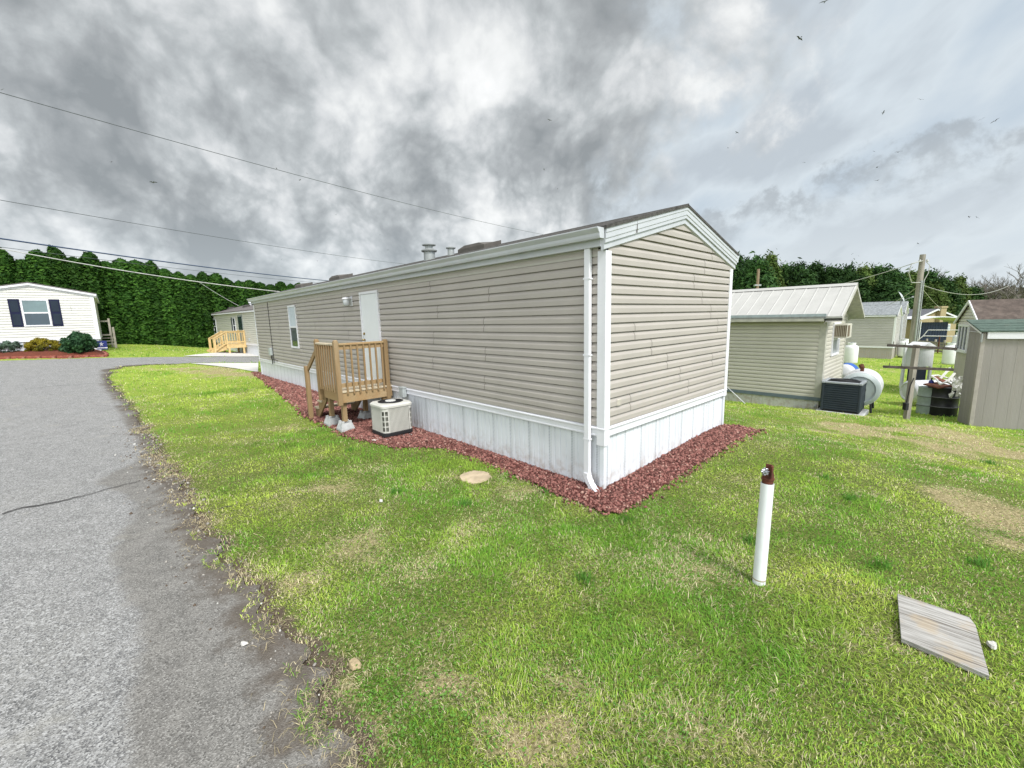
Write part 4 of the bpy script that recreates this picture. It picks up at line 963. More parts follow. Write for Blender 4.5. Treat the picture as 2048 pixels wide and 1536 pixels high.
def plywood():
    pts = [gp(x, y) for x, y in ((1795, 1187), (1938, 1234), (1951, 1250), (1979, 1352), (1803, 1276))]
    m = bpy.data.materials.new('weathered_plywood'); m.use_nodes = True; t = NT(m.node_tree)
    out = t.n('ShaderNodeOutputMaterial'); b = t.n('ShaderNodeBsdfPrincipled'); t.l(b.outputs[0], out.inputs[0]); b.inputs['Roughness'].default_value = .9
    V = t.n('ShaderNodeNewGeometry').outputs['Position']; mp = t.n('ShaderNodeMapping'); t.l(V, mp.inputs[0])
    g = pts[1] - pts[0]; mp.inputs[2].default_value = (0, 0, -math.atan2(g[1], g[0])); mq = mp; mp = t.n('ShaderNodeMapping'); t.l(mq.outputs[0], mp.inputs[0]); mp.inputs[3].default_value = (1.6, 30, 3)
    f = t.noise(mp.outputs[0], 1.6, 8, .68, .25); f2 = t.noise(V, 5.5, 5, .6); mp3 = t.n('ShaderNodeMapping'); t.l(mp.outputs[0], mp3.inputs[0]); mp3.inputs[3].default_value = (.5, 1.7, 1)
    f3 = t.noise(mp3.outputs[0], 1.1, 4, .6, .5)
    c = t.mix(t.smooth(f, .35, .62), (.17, .16, .145), (.385, .375, .355)); c = t.mix(t.m('MULTIPLY', t.smooth(f2, .50, .68), .55), c, (.36, .28, .18))
    c = t.mix(t.m('MULTIPLY', t.smooth(f3, .60, .66), .85), c, (.085, .07, .055)); t.l(c, b.inputs['Base Color'])
    bp = t.n('ShaderNodeBump'); bp.inputs['Strength'].default_value = .6; bp.inputs['Distance'].default_value = .006; t.l(f, bp.inputs['Height']); t.l(bp.outputs[0], b.inputs['Normal'])
    poly = pts
    base = np.array(pts)
    z = max(p[2] for p in base) + .035
    # drop each corner a little towards the lens side where the sheet sinks into the grass
    top = []
    for p in base:
        d = np.array([p[0], p[1], p[2] - CAM_H]); k = (z - CAM_H) / d[2]; top.append(np.array([d[0] * k, d[1] * k, z]))
    mb = MB(); n = len(top)
    lay = [(0, 0), (-.009, .0), (-.010, -.004), (-.017, -.003), (-.019, 0), (-.030, -.002)]
    cen = np.mean(top, 0)
    vs = []; 
    for dz, ins in lay:
        for p in top:
            d = p - cen; L_ = np.linalg.norm(d[:2]); vs.append((p[0] + d[0] / L_ * ins, p[1] + d[1] / L_ * ins, p[2] + dz))
    fs = [tuple(range(n)), tuple(reversed(range((len(lay) - 1) * n, len(lay) * n)))] + [(k * n + i, (k + 1) * n + i, (k + 1) * n + (i + 1) % n, k * n + (i + 1) % n) for k in range(len(lay) - 1) for i in range(n)]
    mb.add(vs, fs); tag(mb.build('plywood_sheet', m), 'weathered grey plywood offcut with clipped corner lying flat in the lawn', 'board')
    EXTRA_OFF.append(np.array([p[:2] for p in base]))
plywood()
def round_lid():
    c = (gp(917, 955) + gp(982, 955)) / 2; a = np.linalg.norm(gp(917, 955) - gp(982, 955)) / 2 * .95
    rs = random.Random(2); n = 26; ring = [(a * (1 + rs.uniform(-.08, .08)) * math.cos(6.283 * k / n), a * (1 + rs.uniform(-.08, .08)) * math.sin(6.283 * k / n)) for k in range(n)]
    mb = MB(); vs = [(x, y, .0) for x, y in ring] + [(x * .97, y * .97, .022) for x, y in ring] + [(x * .5, y * .5, .027) for x, y in ring] + [(0, 0, .028)]
    fs = [(i, (i + 1) % n, (i + 1) % n + n, i + n) for i in range(n)] + [(i + n, (i + 1) % n + n, (i + 1) % n + 2 * n, i + 2 * n) for i in range(n)] + [(i + 2 * n, (i + 1) % n + 2 * n, 3 * n) for i in range(n)]
    mb.add(vs, fs); tag(mb.build('flat_stone', mat('sandy_stone', (.52, .42, .29), .95, .15, 7, .5, 40, dirt=((.36, .28, .18), 6, .5)), None, c, 0), 'round tan stone set flush in the lawn beside the gravel bed', 'flat stone')
    EXTRA_OFF.append(np.array([(c[0] + x, c[1] + y) for x, y in ring]))
round_lid()
def scraps():
    WH = mat('chalky_white_stone', (.55, .54, .50), .9, .12, 20, .4, 60)
    for (x, y, s, lab) in ((762, 1004, .035, 'white crumpled scrap lying in the lawn between road and landing'), (489, 1291, .024, 'pale flat stone chip on the dirt edge of the road'), (1984, 1295, .036, 'whitish stone in the grass right beside the plywood offcut'), (710, 1335, .05, 'dried tan clod at the ragged edge of the lawn'), (450, 1018, .03, 'thin dark twig fragment near the road edge')):
        p = gp(x, y); mb = MB(); rs = random.Random(x); n = 9
        r0 = [(s * rs.uniform(.7, 1.2) * math.cos(6.283 * k / n), s * .7 * rs.uniform(.7, 1.2) * math.sin(6.283 * k / n), 0) for k in range(n)]
        r1 = [(a * .8, b * .8, s * rs.uniform(.35, .6)) for a, b, _ in r0]
        mb.add(r0 + r1 + [(0, 0, s * .55)], [(i, (i + 1) % n, (i + 1) % n + n, i + n) for i in range(n)] + [(i + n, (i + 1) % n + n, 2 * n) for i in range(n)])
        if 'twig' in lab: mb = MB(); mb.tube([(-.05, 0, .008), (0, .01, .012), (.06, -.005, .009)], .004, 5)
        o = mb.build('twig' if 'twig' in lab else ('clod' if 'clod' in lab else ('paper_scrap' if 'scrap' in lab else 'stone')), {'twig': BLACK}.get('twig') if 'twig' in lab else (mat('dry_clod', (.42, .33, .2), .95, .2, 20, .6) if 'clod' in lab else WH), None, p, rs.uniform(0, 3)); o.location.z += .012
        tag(o, lab, 'litter' if 'scrap' in lab else ('twig' if 'twig' in lab else ('clod' if 'clod' in lab else 'stone')))
scraps()

# ================================================================== NEIGHBOURING HOMES
def frame_pos(O, th, x, y, z=None):
    c, s = math.cos(th), math.sin(th); X = O[0] + c * x - s * y; Y = O[1] + s * x + c * y
    return np.array([X, Y, float(terr(X, Y)) if z is None else z])
def small_home(name, label, cat, O, th, x0, x1, L, zg, zt, ze, za, wall, skirt, trim, roofm, pitch=.115, over=.12, gover=.08, group=None, postw=.08, kind_roof='shingle', ribs=.12, base_trim=None):
    """home with its gable on local y=0 and its long walls on x=x0 and x=x1"""
    t = thing(name, label, cat, (O[0], O[1], 0), th, group); xm = (x0 + x1) / 2
    gx = lambda z: (x0, x1) if z <= ze else (x0 + (z - ze) / (za - ze) * (xm - x0), x1 - (z - ze) / (za - ze) * (x1 - xm))
    mb = MB(); siding(mb, (0, 0, 0), (1, 0, 0), (0, -1, 0), zt, za, gx, pitch, seams=[(x0 + .9, 3), (x0 + 1.7, 7), (x1 - .8, 11)]); mb.build('gable_wall', [wall, DARKLINE], t, fix=False)
    mb = MB(); siding(mb, (0, L, 0), (1, 0, 0), (0, 1, 0), zt, za, gx, pitch); mb.build('gable_wall', [wall, DARKLINE], t, fix=False)
    for xx, n in ((x0, -1), (x1, 1)):
        mb = MB(); siding(mb, (xx, 0, 0), (0, 1, 0), (n, 0, 0), zt, ze, lambda z: (0, L), pitch, seams=[(2.5, 3), (5.1, 7), (7.5, 1), (3.9, 11)]); mb.build('side_wall', [wall, DARKLINE], t, fix=False)
    mb = MB(); i = .02
    skirting(mb, (x0 + i, 0, 0), (0, 1, 0), (-1, 0, 0), .02, L - .02, zg, zt - .02, ribs); skirting(mb, (x1 - i, 0, 0), (0, 1, 0), (1, 0, 0), .02, L - .02, zg, zt - .02, ribs)
    skirting(mb, (0, i, 0), (1, 0, 0), (0, -1, 0), x0 + .02, x1 - .02, zg, zt - .02, ribs); skirting(mb, (0, L - i, 0), (1, 0, 0), (0, 1, 0), x0 + .02, x1 - .02, zg, zt - .02, ribs)
    mb.build('skirting', skirt, t, fix=False)
    mb = MB(); bt = .10
    mb.box((x0 - .03, -.03, zt - bt), (x1 + .03, -.001, zt + .005)); mb.box((x0 - .03, 0, zt - bt), (x0 - .001, L, zt + .005)); mb.box((x1 + .001, 0, zt - bt), (x1 + .03, L, zt + .005)); mb.build('skirting_trim', base_trim or trim, t)
    for xx, sx in ((x0, -1), (x1, 1)):
        for yy, sy in ((0, -1), (L, 1)):
            mb = MB(); o = .026; w = postw
            mb.prism([(xx + sx * o, yy + sy * o, zt), (xx - sx * w, yy + sy * o, zt), (xx - sx * w, yy + sy * .003, zt), (xx + sx * .003, yy + sy * .003, zt), (xx + sx * .003, yy - sy * w, zt), (xx + sx * o, yy - sy * w, zt)], (0, 0, ze - .01 - zt)); mb.build('corner_post', trim, t)
    sl = (za - ze) / (xm - x0); zr = za + .06; zee = ze + .06 - over * sl
    mb = MB(); gable_roof(mb, x0 - over, x1 + over, -gover, L + gover, zee, zr, .05)
    if kind_roof == 'metal':
        n = int((L + 2 * gover) / .30)
        for k in range(n + 1):
            y = -gover + k * .30
            for s, xe in ((-1, x0 - over), (1, x1 + over)):
                mb.prism([(xe, y, zee), (xe, y + .045, zee), (xe, y + .032, zee + .013), (xe, y + .013, zee + .013)], (xm - xe, 0, zr - zee))
        mb.prism([(xm - .14, -gover - .01, zr - .14 * sl + .026), (xm, -gover - .01, zr + .034), (xm + .14, -gover - .01, zr - .14 * sl + .026), (xm, -gover - .01, zr + .012)], (0, L + 2 * gover + .02, 0))
    else: mb.tube([(xm, -gover, zr), (xm, L + gover, zr)], .02, 6)
    roof = mb.build('roof', roofm, t)
    mb = MB(); pr = [(.0, .05), (gover + .012, .05), (gover + .012, .13), (.03, .15), (.03, .20), (0, .21)]
    for xa in (x0 - over, x1 + over): rake(mb, xa, zee, xm, zr, 0, pr); 
    for xa in (x0 - over, x1 + over):
        xo = .0 if xa < xm else 0
        mb.box((min(xa, xa + (over if xa < xm else -over)), 0, zee - .13), (max(xa, xa + (over if xa < xm else -over)), L, zee - .052))
    mb.build('roof_trim', trim, t)
    return t, roof
def sash(t, face, a0, a1, z0, z1, off, trim, glass, shutters=None, name='window', split=.5, sign=1, topglass=None):
    """window on the gable (face 'y', a along x) or on a long wall (face 'x', a along y); off = wall plane, sign = outward direction"""
    def bx(mb, a, b, c, d, d0, d1, mi=0):
        lo, hi = sorted((off + sign * d0, off + sign * d1))
        if face == 'y': mb.box((a, lo, c), (b, hi, d), mi)
        else: mb.box((lo, a, c), (hi, b, d), mi)
    f = .055; mb = MB(); bx(mb, a0, a0 + f, z0, z1, 0, .05); bx(mb, a1 - f, a1, z0, z1, 0, .05); bx(mb, a0, a1, z1 - f, z1, 0, .052); bx(mb, a0 - .01, a1 + .01, z0 - .005, z0 + f, 0, .054)
    w = mb.build(name, trim, t); zm = z0 + (z1 - z0) * split
    mb = MB(); bx(mb, a0 + f, a1 - f, zm - .03, zm + .03, 0.02, .045); mb.build('meeting_rail', trim, w)
    mb = MB(); bx(mb, a0 + f, a1 - f, z0 + f, zm - .03, .018, .028); mb.build('pane', glass, w)
    mb = MB(); bx(mb, a0 + f, a1 - f, zm + .03, z1 - f, .018, .032); mb.build('pane', topglass or glass, w)
    for (s0, s1) in shutters or ():
        mb = MB(); bx(mb, s0, s1, z0 - .01, z1 + .01, .017, .040); 
        for q0, q1 in ((z0 + .06, zm - .05), (zm + .05, z1 - .06)): bx(mb, s0 + .05, s1 - .05, q0, q1, .040, .048, 1)
        mb.build('shutter', [SHUT, SHUT2], t)
    return w
SHUT = mat('navy_shutter', (.010, .013, .045), .6, .1, 4, spec=.2); SHUT2 = mat('navy_shutter_panel', (.018, .028, .045), .6, .1, 4, spec=.2)
CREAM = mat('cream_vinyl', (.62, .61, .57), .5, .03, 1.5, dirt=((.55, .54, .50), 1, .2)); CREAM2 = mat('pale_cream_vinyl', (.57, .56, .505), .5, .03, 1.5, dirt=((.56, .54, .44), 1, .25))
SKIRT2 = skirt_material('white_skirting_far', (.64, .66, .70), False)
SHING2 = mat('grey_brown_shingle', (.16, .145, .14), .9, .2, 10, .4, 40)

# ---- pale home beyond the bend of the road
LO, LT = (-19.9, 20.9), TH
lh, lr = small_home('mobile_home', 'cream gabled home with navy shutters behind the shrub bed at the bend of the road', 'mobile home', LO, LT, -4.0, 0, 15, .5, 1.64, 3.68, 4.1, CREAM, SKIRT2, TRIM, SHING2, group=None, gover=.10, postw=.11)
sash(lh, 'y', -2.34, -1.49, 2.22, 3.41, 0, TRIM, GLASSB, [(-2.70, -2.36), (-1.47, -1.13)], sign=-1, topglass=glass_mat('curtained_glass', (.16, .24, .25), .12))
mb = MB(); mb.box((.02, -.0, 3.58), (.14, 14, 3.70)); mb.build('gutter', TRIM, lh)
OLDW = mat('greyed_deck_wood', (.42, .38, .32), .85, .15, 6, .3, 30)
def side_deck():
    t = thing('wooden_steps', 'grey weathered wooden steps with a railing at the side of the cream shuttered home', 'wooden steps', frame_pos(LO, LT, 0, 6.0, 0), LT)
    g = float(terr(*frame_pos(LO, LT, .4, 6)[:2])); mb = MB(); mb.box((.03, -.4, 1.62), (.42, 2.2, 1.68)); mb.build('deck', OLDW, t)
    for x, y, z0, z1 in ((.42, .5, g, 2.62), (.42, 2.2, g, 2.6), (.55, -.9, g, 2.1)):
        mb = MB(); mb.cbox((x - .05, y - .05, z0), (x + .05, y + .05, z1), .006); mb.build('post', OLDW, t)
    mb = MB(); mb.box((.05, .46, 2.42), (.40, .54, 2.50)); mb.build('rail', OLDW, t)
    for k in range(3):
        mb = MB(); mb.cbox((.02, -.45 - .26 * k, 1.46 - .17 * k), (.52, -.18 - .26 * k, 1.50 - .17 * k), .005); mb.build('tread', OLDW, t)
    mb = MB(); mb.prism([(.50, -.2, 1.66), (.50, -1.1, 1.0), (.50, -1.1, g), (.50, -.8, g), (.50, -.2, 1.4)], (.04, 0, 0)); mb.build('stringer', OLDW, t)
side_deck()

# ---- second cream home with its yellow landing
SO, ST = (-15.0, 25.3), TH + .06
sh, sr = small_home('mobile_home', 'cream home with dark windows and yellow pine landing, past the end of the taupe home', 'mobile home', frame_pos((SO[0], SO[1]), ST, 0, -6, 0)[:2], ST, 0, 3.9, 17.3, -.4, .92, 2.88, 3.42, CREAM2, SKIRT2, TRIM, SHING2, over=.14, group=None)
yo = 6
sash(sh, 'x', yo + 8.5, yo + 9.25, 1.43, 2.52, 0, TRIM, GLASSD, [(yo + 9.27, yo + 9.6)], sign=-1)
sash(sh, 'x', yo + 3.6, yo + 4.2, 1.5, 2.52, 0, TRIM, GLASSD, [(yo + 4.22, yo + 4.5)], sign=-1)
mb = MB(); mb.box((-.045, yo + 2.0, .94), (-.004, yo + 2.95, 2.66)); dd = mb.build('door', mat('storm_door_grey', (.30, .33, .32), .5), sh); mb = MB(); mb.box((-.06, yo + 2.08, 1.75), (-.046, yo + 2.85, 2.55)); mb.build('pane', GLASSD, dd)
mb = MB(); mb.cbox((-.07, yo + .98, 1.06), (-.016, yo + 1.16, 1.24), .01); mb.build('outlet_cover', PLAST_GREY, sh)
for y_, h_ in ((yo - 1.0, .26), (yo + 2.6, .34), (yo + 5.6, .22)):
    mb = MB(); z = 3.42 - .45 * .277; mb.lathe([(.06, z - .1), (.06, z + h_), (.11, z + h_), (.11, z + h_ + .09), (.03, z + h_ + .12), (0, z + h_ + .12)], 12, (1.5, y_, 0)); mb.build('roof_vent', TRIM, sr, smooth=True)
for y_ in (yo + .5, yo + 4.6, yo + 8.5):
    mb = MB(); z = 3.42 - .9 * .277 + .06; mb.prism([(.85, y_, z - .05), (1.25, y_, z + .06), (1.22, y_, z + .15), (.9, y_, z + .08)], (0, .5, 0)); mb.build('vent_hood', mat('dark_vent', (.07, .065, .06), .7), sr)
YW = mat('fresh_yellow_pine', (.60, .43, .20), .7, .1, 6, .25, 30, dirt=((.66, .54, .32), 4, .4))
def yellow_landing():
    t = thing('porch_landing', 'fresh yellow pine landing with outward steps and baluster rails at the far cream home', 'wooden landing', (SO[0], SO[1], 0), ST)
    y0, y1, D, zd = 1.88, 3.05, 1.0, .87; P = lambda n: (lambda mb: mb.build(n, YW, t))
    G_ = lambda x, y: float(terr(*frame_pos(SO, ST, x, y)[:2]))
    for y in (y0, y1):
        for x in (-D, -.07): mb = MB(); mb.cbox((x - .045, y - .045, zd - .2), (x + .045, y + .045, 1.72), .006); P('post')(mb)
        for x in (-D + .07, -.16): mb = MB(); mb.cbox((x - .05, y - .05, G_(x, y) - .05), (x + .05, y + .05, zd - .03), .006); P('leg')(mb)
        x = -1.66; e = G_(x, y); mb = MB(); mb.cbox((x - .045, y - .045, e - .05), (x + .045, y + .045, 1.30), .006); P('post')(mb)
        for z in (1.58, .98): mb = MB(); mb.cbox((-D + .04, y - .02, z), (-.11, y + .02, z + .075), .004); P('rail')(mb)
        mb = MB(); mb.cbox((-D - .05, y - .06, 1.657), (-.07, y + .06, 1.69), .005); P('rail')(mb)
        mb = MB(); mb.beam((-D - .02, y, 1.665), (-1.70, y, 1.27), .12, .035); P('handrail')(mb)
        mb = MB(); mb.beam((-D - .02, y, 1.60), (-1.66, y, 1.20), .035, .075); mb.beam((-D - .02, y, 1.0), (-1.66, y, .55), .035, .075); P('handrail')(mb)
        mb = MB(); mb.box((-D + .02, y - (.02 if y == y0 else -.02) - .02, zd - .2), (-.0, y - (.02 if y == y0 else -.02) + .02, zd - .001)); P('rim_board')(mb)
        for k in range(6): x = -D + .14 + k * .135; mb = MB(); mb.cbox((x - .018, y - .04, .95), (x + .018, y - .021, 1.62), .003); P('baluster')(mb)
        for k in range(5): x = -D - .10 - k * .125; f = (-x - D) / .66; mb = MB(); mb.cbox((x - .018, y - .04, 1.0 - .45 * f), (x + .018, y - .021, 1.62 - .40 * f), .003); P('baluster')(mb)
        yy = y + (.06 if y == y0 else -.06); mb = MB(); mb.prism([(-D, yy, zd - .03), (-1.86, yy, e + .13), (-1.86, yy, e - .02), (-1.70, yy, e - .02), (-D, yy, zd - .28)], (0, .04, 0)); P('stringer')(mb)
    mb = MB(); mb.box((-D + .02, y0 + .04, zd - .2), (-D + .06, y1 - .04, zd - .001)); P('rim_board')(mb)
    mb = MB(); [mb.cbox((-D - .01, y0 - .05 + k * .141, zd + .001), (0, y0 - .05 + k * .141 + .135, zd + .038), .004) for k in range(9)]; P('deck')(mb)
    for k in range(4):
        e = G_(-1.7, 2.5); z = zd - (zd - e) * (k + 1) / 4.3; x = -D - .21 * k; mb = MB(); mb.cbox((x - .27, y0 + .11, z - .035), (x - .01, y1 - .11, z), .005); P('tread')(mb)
yellow_landing()

# ---- bed, edging and shrubs in front of the pale home
MULCH = mat('red_mulch', (.16, .038, .018), .95, .3, 30, .8, 60, col2=(.07, .02, .012))
bed_px = [(0,716),(0,706),(60,705),(150,703),(203,702),(207,705),(214,711),(212,713.5),(120,715.5)]
bed = poly_px(bed_px); bl = gp(-220, 724)[:2]; bl2 = gp(-220, 713)[:2]; bed = np.vstack([[bl2], bed[1:], [bl]])
def mulch():
    bnd = dens(np.vstack([bed, bed[:1]]), .2)[:-1]; lo, hi = bed.min(0), bed.max(0); g = np.stack(np.meshgrid(np.arange(lo[0], hi[0], .12), np.arange(lo[1], hi[1], .12)), -1).reshape(-1, 2); g = g[inside(g, bed)]; g = g[pdist(g, np.vstack([bnd, bnd[:1]])) > .06]
    Q = np.vstack([bnd, g]); nb = len(bnd); r = delaunay_2d_cdt([Vector(p) for p in Q], [(i, (i + 1) % nb) for i in range(nb)], [list(range(nb))], 1, 1e-5); V = np.array([tuple(p) for p in r[0]])
    dd = pdist(V, np.vstack([bnd, bnd[:1]])); z = terr(V[:, 0], V[:, 1]) + .03 + np.clip(dd / .4, 0, 1) * .16 + RNG.uniform(-.015, .015, len(V)) * (dd > .01)
    tag(np_mesh('mulch', np.column_stack([V, z]), [i for f in r[2] for i in f], [len(f) for f in r[2]], MULCH), 'red brown mulch around the shrubs', 'mulch', kind='stuff')
    EXTRA_OFF.append(bed)
mulch()
def edging():
    line = dens(np.vstack([poly_px([(207,705)]), poly_px([(214.5,711.5),(212,714),(120,716.2),(0,718.5)]), [bl]]), .05)
    s = np.concatenate([[0], np.cumsum(np.hypot(*np.diff(line, axis=0).T))]); BR = mat('red_edging_block', (.30, .085, .062), .9, .2, 9, .4, 50, dirt=((.55, .42, .36), 5, .7)); first = None; k = 0; a = .0
    while a + .5 < s[-1] and k < 14:
        p0 = np.array([np.interp(a, s, line[:, i]) for i in (0, 1)]); p1 = np.array([np.interp(a + .48, s, line[:, i]) for i in (0, 1)]); m = (p0 + p1) / 2; an = math.atan2(*(p1 - p0)[::-1])
        if first is None:
            mb = MB(); mb.cbox((-.235, -.06, -.06), (.235, .06, .085), .018)
            for q in range(5): mb.cbox((-.225 + q * .094, -.064, .02), (-.14 + q * .094, .064, .10), .014)
            o = first = mb.build('edging_block', BR)
        else: o = first.copy(); C.objects.link(o)
        o.location = (m[0], m[1], float(terr(*m))); o.rotation_euler.z = an
        tag(o, 'red scalloped edging block in the row along the mulch bed of the cream shuttered home', 'edging block', 'edging blocks round the mulch bed'); a += .5; k += 1
edging()
def leaf_quads(P, N, size, asp=1.6, jitter=.9, rng=RNG):
    n = len(P); N = N + rng.normal(0, jitter, (n, 3)); N /= np.linalg.norm(N, axis=1)[:, None] + 1e-9
    R_ = rng.normal(0, 1, (n, 3)); T = np.cross(N, R_); T /= np.linalg.norm(T, axis=1)[:, None] + 1e-9; B = np.cross(N, T)
    s = (size * rng.uniform(.6, 1.4, n))[:, None] if np.isscalar(size) else size[:, None]
    V = np.stack([P - T * s * .5 * asp, P + B * s * .42 - T * s * .08, P + T * s * .5 * asp, P - B * s * .42 + T * s * .05], 1).reshape(-1, 3)
    return V
def leaf_mesh(name, V, material, parent=None, extra=None):
    n = len(V) // 4; F = np.arange(4 * n); lt = np.full(n, 4)
    if extra is not None:
        ev, ef = extra; F = np.concatenate([F, np.array([i + 4 * n for f in ef for i in f])]); lt = np.concatenate([lt, [len(f) for f in ef]]); V = np.vstack([V, ev])
    return np_mesh(name, V, F, lt, material, parent=parent)
def clumps(n_cl, per, ext, rng, bottom=0.0, clr=.22, shell=.55, shape=None):
    """leaf positions in clumps through a crown; ext = half sizes, crown centre at origin"""
    d = rng.normal(0, 1, (n_cl, 3)); d /= np.linalg.norm(d, axis=1)[:, None]; rad_ = rng.uniform(shell, 1, n_cl) ** .7
    c = d * rad_[:, None] * np.array(ext)
    if shape: c[:, :2] *= shape(c[:, 2] / ext[2])[:, None]
    c = c[c[:, 2] > -ext[2] * (1 - bottom)]
    q = rng.normal(0, 1, (len(c), per, 3)); q *= (rng.random((len(c), per, 1)) ** .4) / (np.linalg.norm(q, axis=2)[:, :, None] + 1e-9)
    r = clr * min(ext) * rng.uniform(.6, 1.3, (len(c), 1, 1)); P = c[:, None] + q * r
    return P.reshape(-1, 3), (q + d[:len(c), None] * .4).reshape(-1, 3), c
def shrub(px, w, h, name, label, m, seed, n=46, per=70, size=.07, shape=None):
    p = gp(*px); rng = np.random.default_rng(seed); t = thing(name, label, 'shrub', p)
    P, N, c = clumps(n, per, (w / 2, w / 2, h / 2), rng, .12, .30, .5, shape); off = np.array([0, 0, h * .52])
    leaf_mesh('foliage', leaf_quads(P + off, N, size, rng=rng), m, t)
    mb = MB(); rs = random.Random(seed)
    for q in c[:18]: mb.tube([(rs.uniform(-.05, .05), rs.uniform(-.05, .05), -.05), tuple((q + off) * np.array([.5, .5, .5])), tuple(q + off)], [.016, .011, .004], 5)
    mb.build('stem', BARK, t)
BARK = mat('bark_brown', (.085, .062, .045), .95, .25, 14, .6, 40, stretch=(1, 1, .25)); BARKG = mat('grey_bark', (.15, .135, .12), .95, .2, 10, .5, 30)
shrub((92, 709), 1.35, .70, 'shrub', 'broad mounded shrub with golden yellow green foliage, between two green shrubs', leaf_mat('golden_leaf', (.20, .17, .018), (.36, .29, .03), (.10, .11, .02)), 3, 70, 90, .05, lambda z: 1 - .25 * np.clip(z, 0, 1))
shrub((161, 711), 1.12, .92, 'shrub', 'dark blue green spreading shrub beside the blue star flag', leaf_mat('blue_green_leaf', (.022, .065, .030), (.055, .12, .055), (.03, .08, .02)), 4, 80, 100, .075)
shrub((8, 713), 1.25, .66, 'shrub', 'pale grey green loose shrub with white showing through its gaps', leaf_mat('grey_green_leaf', (.07, .12, .085), (.17, .22, .17), (.05, .09, .05)), 6, 34, 60, .085)
def star_flag():
    p = gp(206, 707); t = thing('garden_flag', 'small blue flag with a white star at the corner of the red mulch bed', 'flag', p, TH - .7)
    mb = MB(); mb.tube([(-.24, 0, -.05), (-.24, 0, .62)], .008, 6); mb.tube([(-.24, 0, .60), (.24, 0, .60)], .007, 6); mb.build('pole', BLACK, t)
    mb = MB(); nx = 10
    def P(u, v, o=0): return (-.22 + .46 * u, .012 * math.sin(u * 7) + o, .59 - .40 * v)
    for i in range(nx):
        for j, (v0, v1, mi) in enumerate(((0, .76, 0), (.76, .86, 1), (.86, 1, 0))):
            for o in (-.003, .003): mb.add([P(i / nx, v0, o), P((i + 1) / nx, v0, o), P((i + 1) / nx, v1, o), P(i / nx, v1, o)], [(0, 1, 2, 3)], mi)
    for o in (-.006, .006):
        c = (.5, .38)
        for sc, mi, oo in ((1.0, 1, o), (.62, 0, o * 1.4), (.45, 1, o * 1.8)):
            st = []
            for k in range(10): r = (.30 if k % 2 == 0 else .125) * sc; a = math.pi / 2 + k * math.pi / 5; st.append(P(c[0] + r * math.cos(a) * .87, c[1] - r * math.sin(a), oo))
            mb.add(st + [P(c[0], c[1], oo)], [(k, (k + 1) % 10, 10) for k in range(10)], mi)
    mb.build('flag_cloth', [mat('flag_blue', (.03, .045, .20), .7), mat('flag_white', (.8, .8, .8), .7)], t, fix=False)
star_flag()

# ---- arborvitae row
def arborvitae(seed, h=6.2, r=.40):
    rng = np.random.default_rng(seed); rs = random.Random(seed)
    t = bpy.data.objects.new('arborvitae_tree', None); C.objects.link(t)
    def R(z): f = np.clip(z / h, 0, 1); return r * np.clip(np.minimum(.78 + .55 * f, 1.25) * np.sqrt(np.clip(1 - np.clip((f - .78) / .22, 0, 1) ** 2.0, 0.012, 1)), .02, 2)
    n = 4200; z = rng.random(n) * h * 1.0; a = rng.uniform(0, 6.283, n)
    lump = .80 + .42 * vnoise(a * 1.6 + seed, z * 1.3, seed) 
    rad_ = R(z) * lump * rng.uniform(.80, 1.10, n); P = np.stack([rad_ * np.cos(a), rad_ * np.sin(a), z], 1)
    # several leaders at the top
    P2 = []
    for k in range(rs.choice([2, 3, 4])):
        m = 170; q = rng.random(m); c = (rs.uniform(-.3, .3), rs.uniform(-.3, .3)); rr_ = .17 * (1 - q) ** .6 + .02; b = rng.uniform(0, 6.283, m)
        P2.append(np.stack([c[0] + rr_ * np.cos(b), c[1] + rr_ * np.sin(b), h * .86 + q * rs.uniform(.55, 1.0)], 1))
    P = np.vstack([P] + P2); N = np.column_stack([np.cos(np.arctan2(P[:, 1], P[:, 0])), np.sin(np.arctan2(P[:, 1], P[:, 0])), np.full(len(P), .35)])
    V = leaf_quads(P, N, .125, 1.8, .5, rng)
    core = MB(); core.lathe([(.25 * r, .1)] + [(float(R(np.array(h * f))) * .62, h * f) for f in np.linspace(.05, .97, 9)] + [(0, h * .99)], 10)  # opaque core inside the leaves, added to block light through the crown
    leaf_mesh('crown', V, ARBOR, t, (np.array(core.v), core.f))
    mb = MB(); mb.tube([(0, 0, -.2), (0, 0, h * .4)], [.09, .05], 7); mb.build('trunk', BARK, t)
    return t
ARBOR = leaf_mat('arborvitae_leaf', (.006, .026, .004), (.055, .130, .018), (.018, .056, .008), .12)
def hedge():
    protos = [arborvitae(s) for s in (1, 2, 3, 4, 5, 6)]
    H0 = np.array([-31.5, 22.8]); H1 = np.array([-14.2, 39.2]); rs = random.Random(9); n = 34; used = set()
    for k in range(n):
        f = k / (n - 1); p = H0 + (H1 - H0) * f + np.array([-.68, .73]) * rs.uniform(-.22, .22)
        hh = (1.0 - .17 * f) * rs.uniform(.95, 1.05) * (1.05 if f < .12 else 1)
        if .16 < f < .20: hh *= .93
        pr = protos[rs.randrange(6)]
        if id(pr) not in used: used.add(id(pr)); o = pr
        else: o = dup(pr, (0, 0, 0))
        o.location = (p[0], p[1], float(terr(*p)) - .05); o.rotation_euler.z = rs.uniform(0, 6.28); s = hh * (6.35 / 6.7); o.scale = (rs.uniform(.95, 1.3), rs.uniform(.95, 1.3), s)
        tag(o, 'tall dark green column of an arborvitae in the unbroken screen behind the cream homes', 'tree', 'arborvitae row behind the cream homes')
hedge()

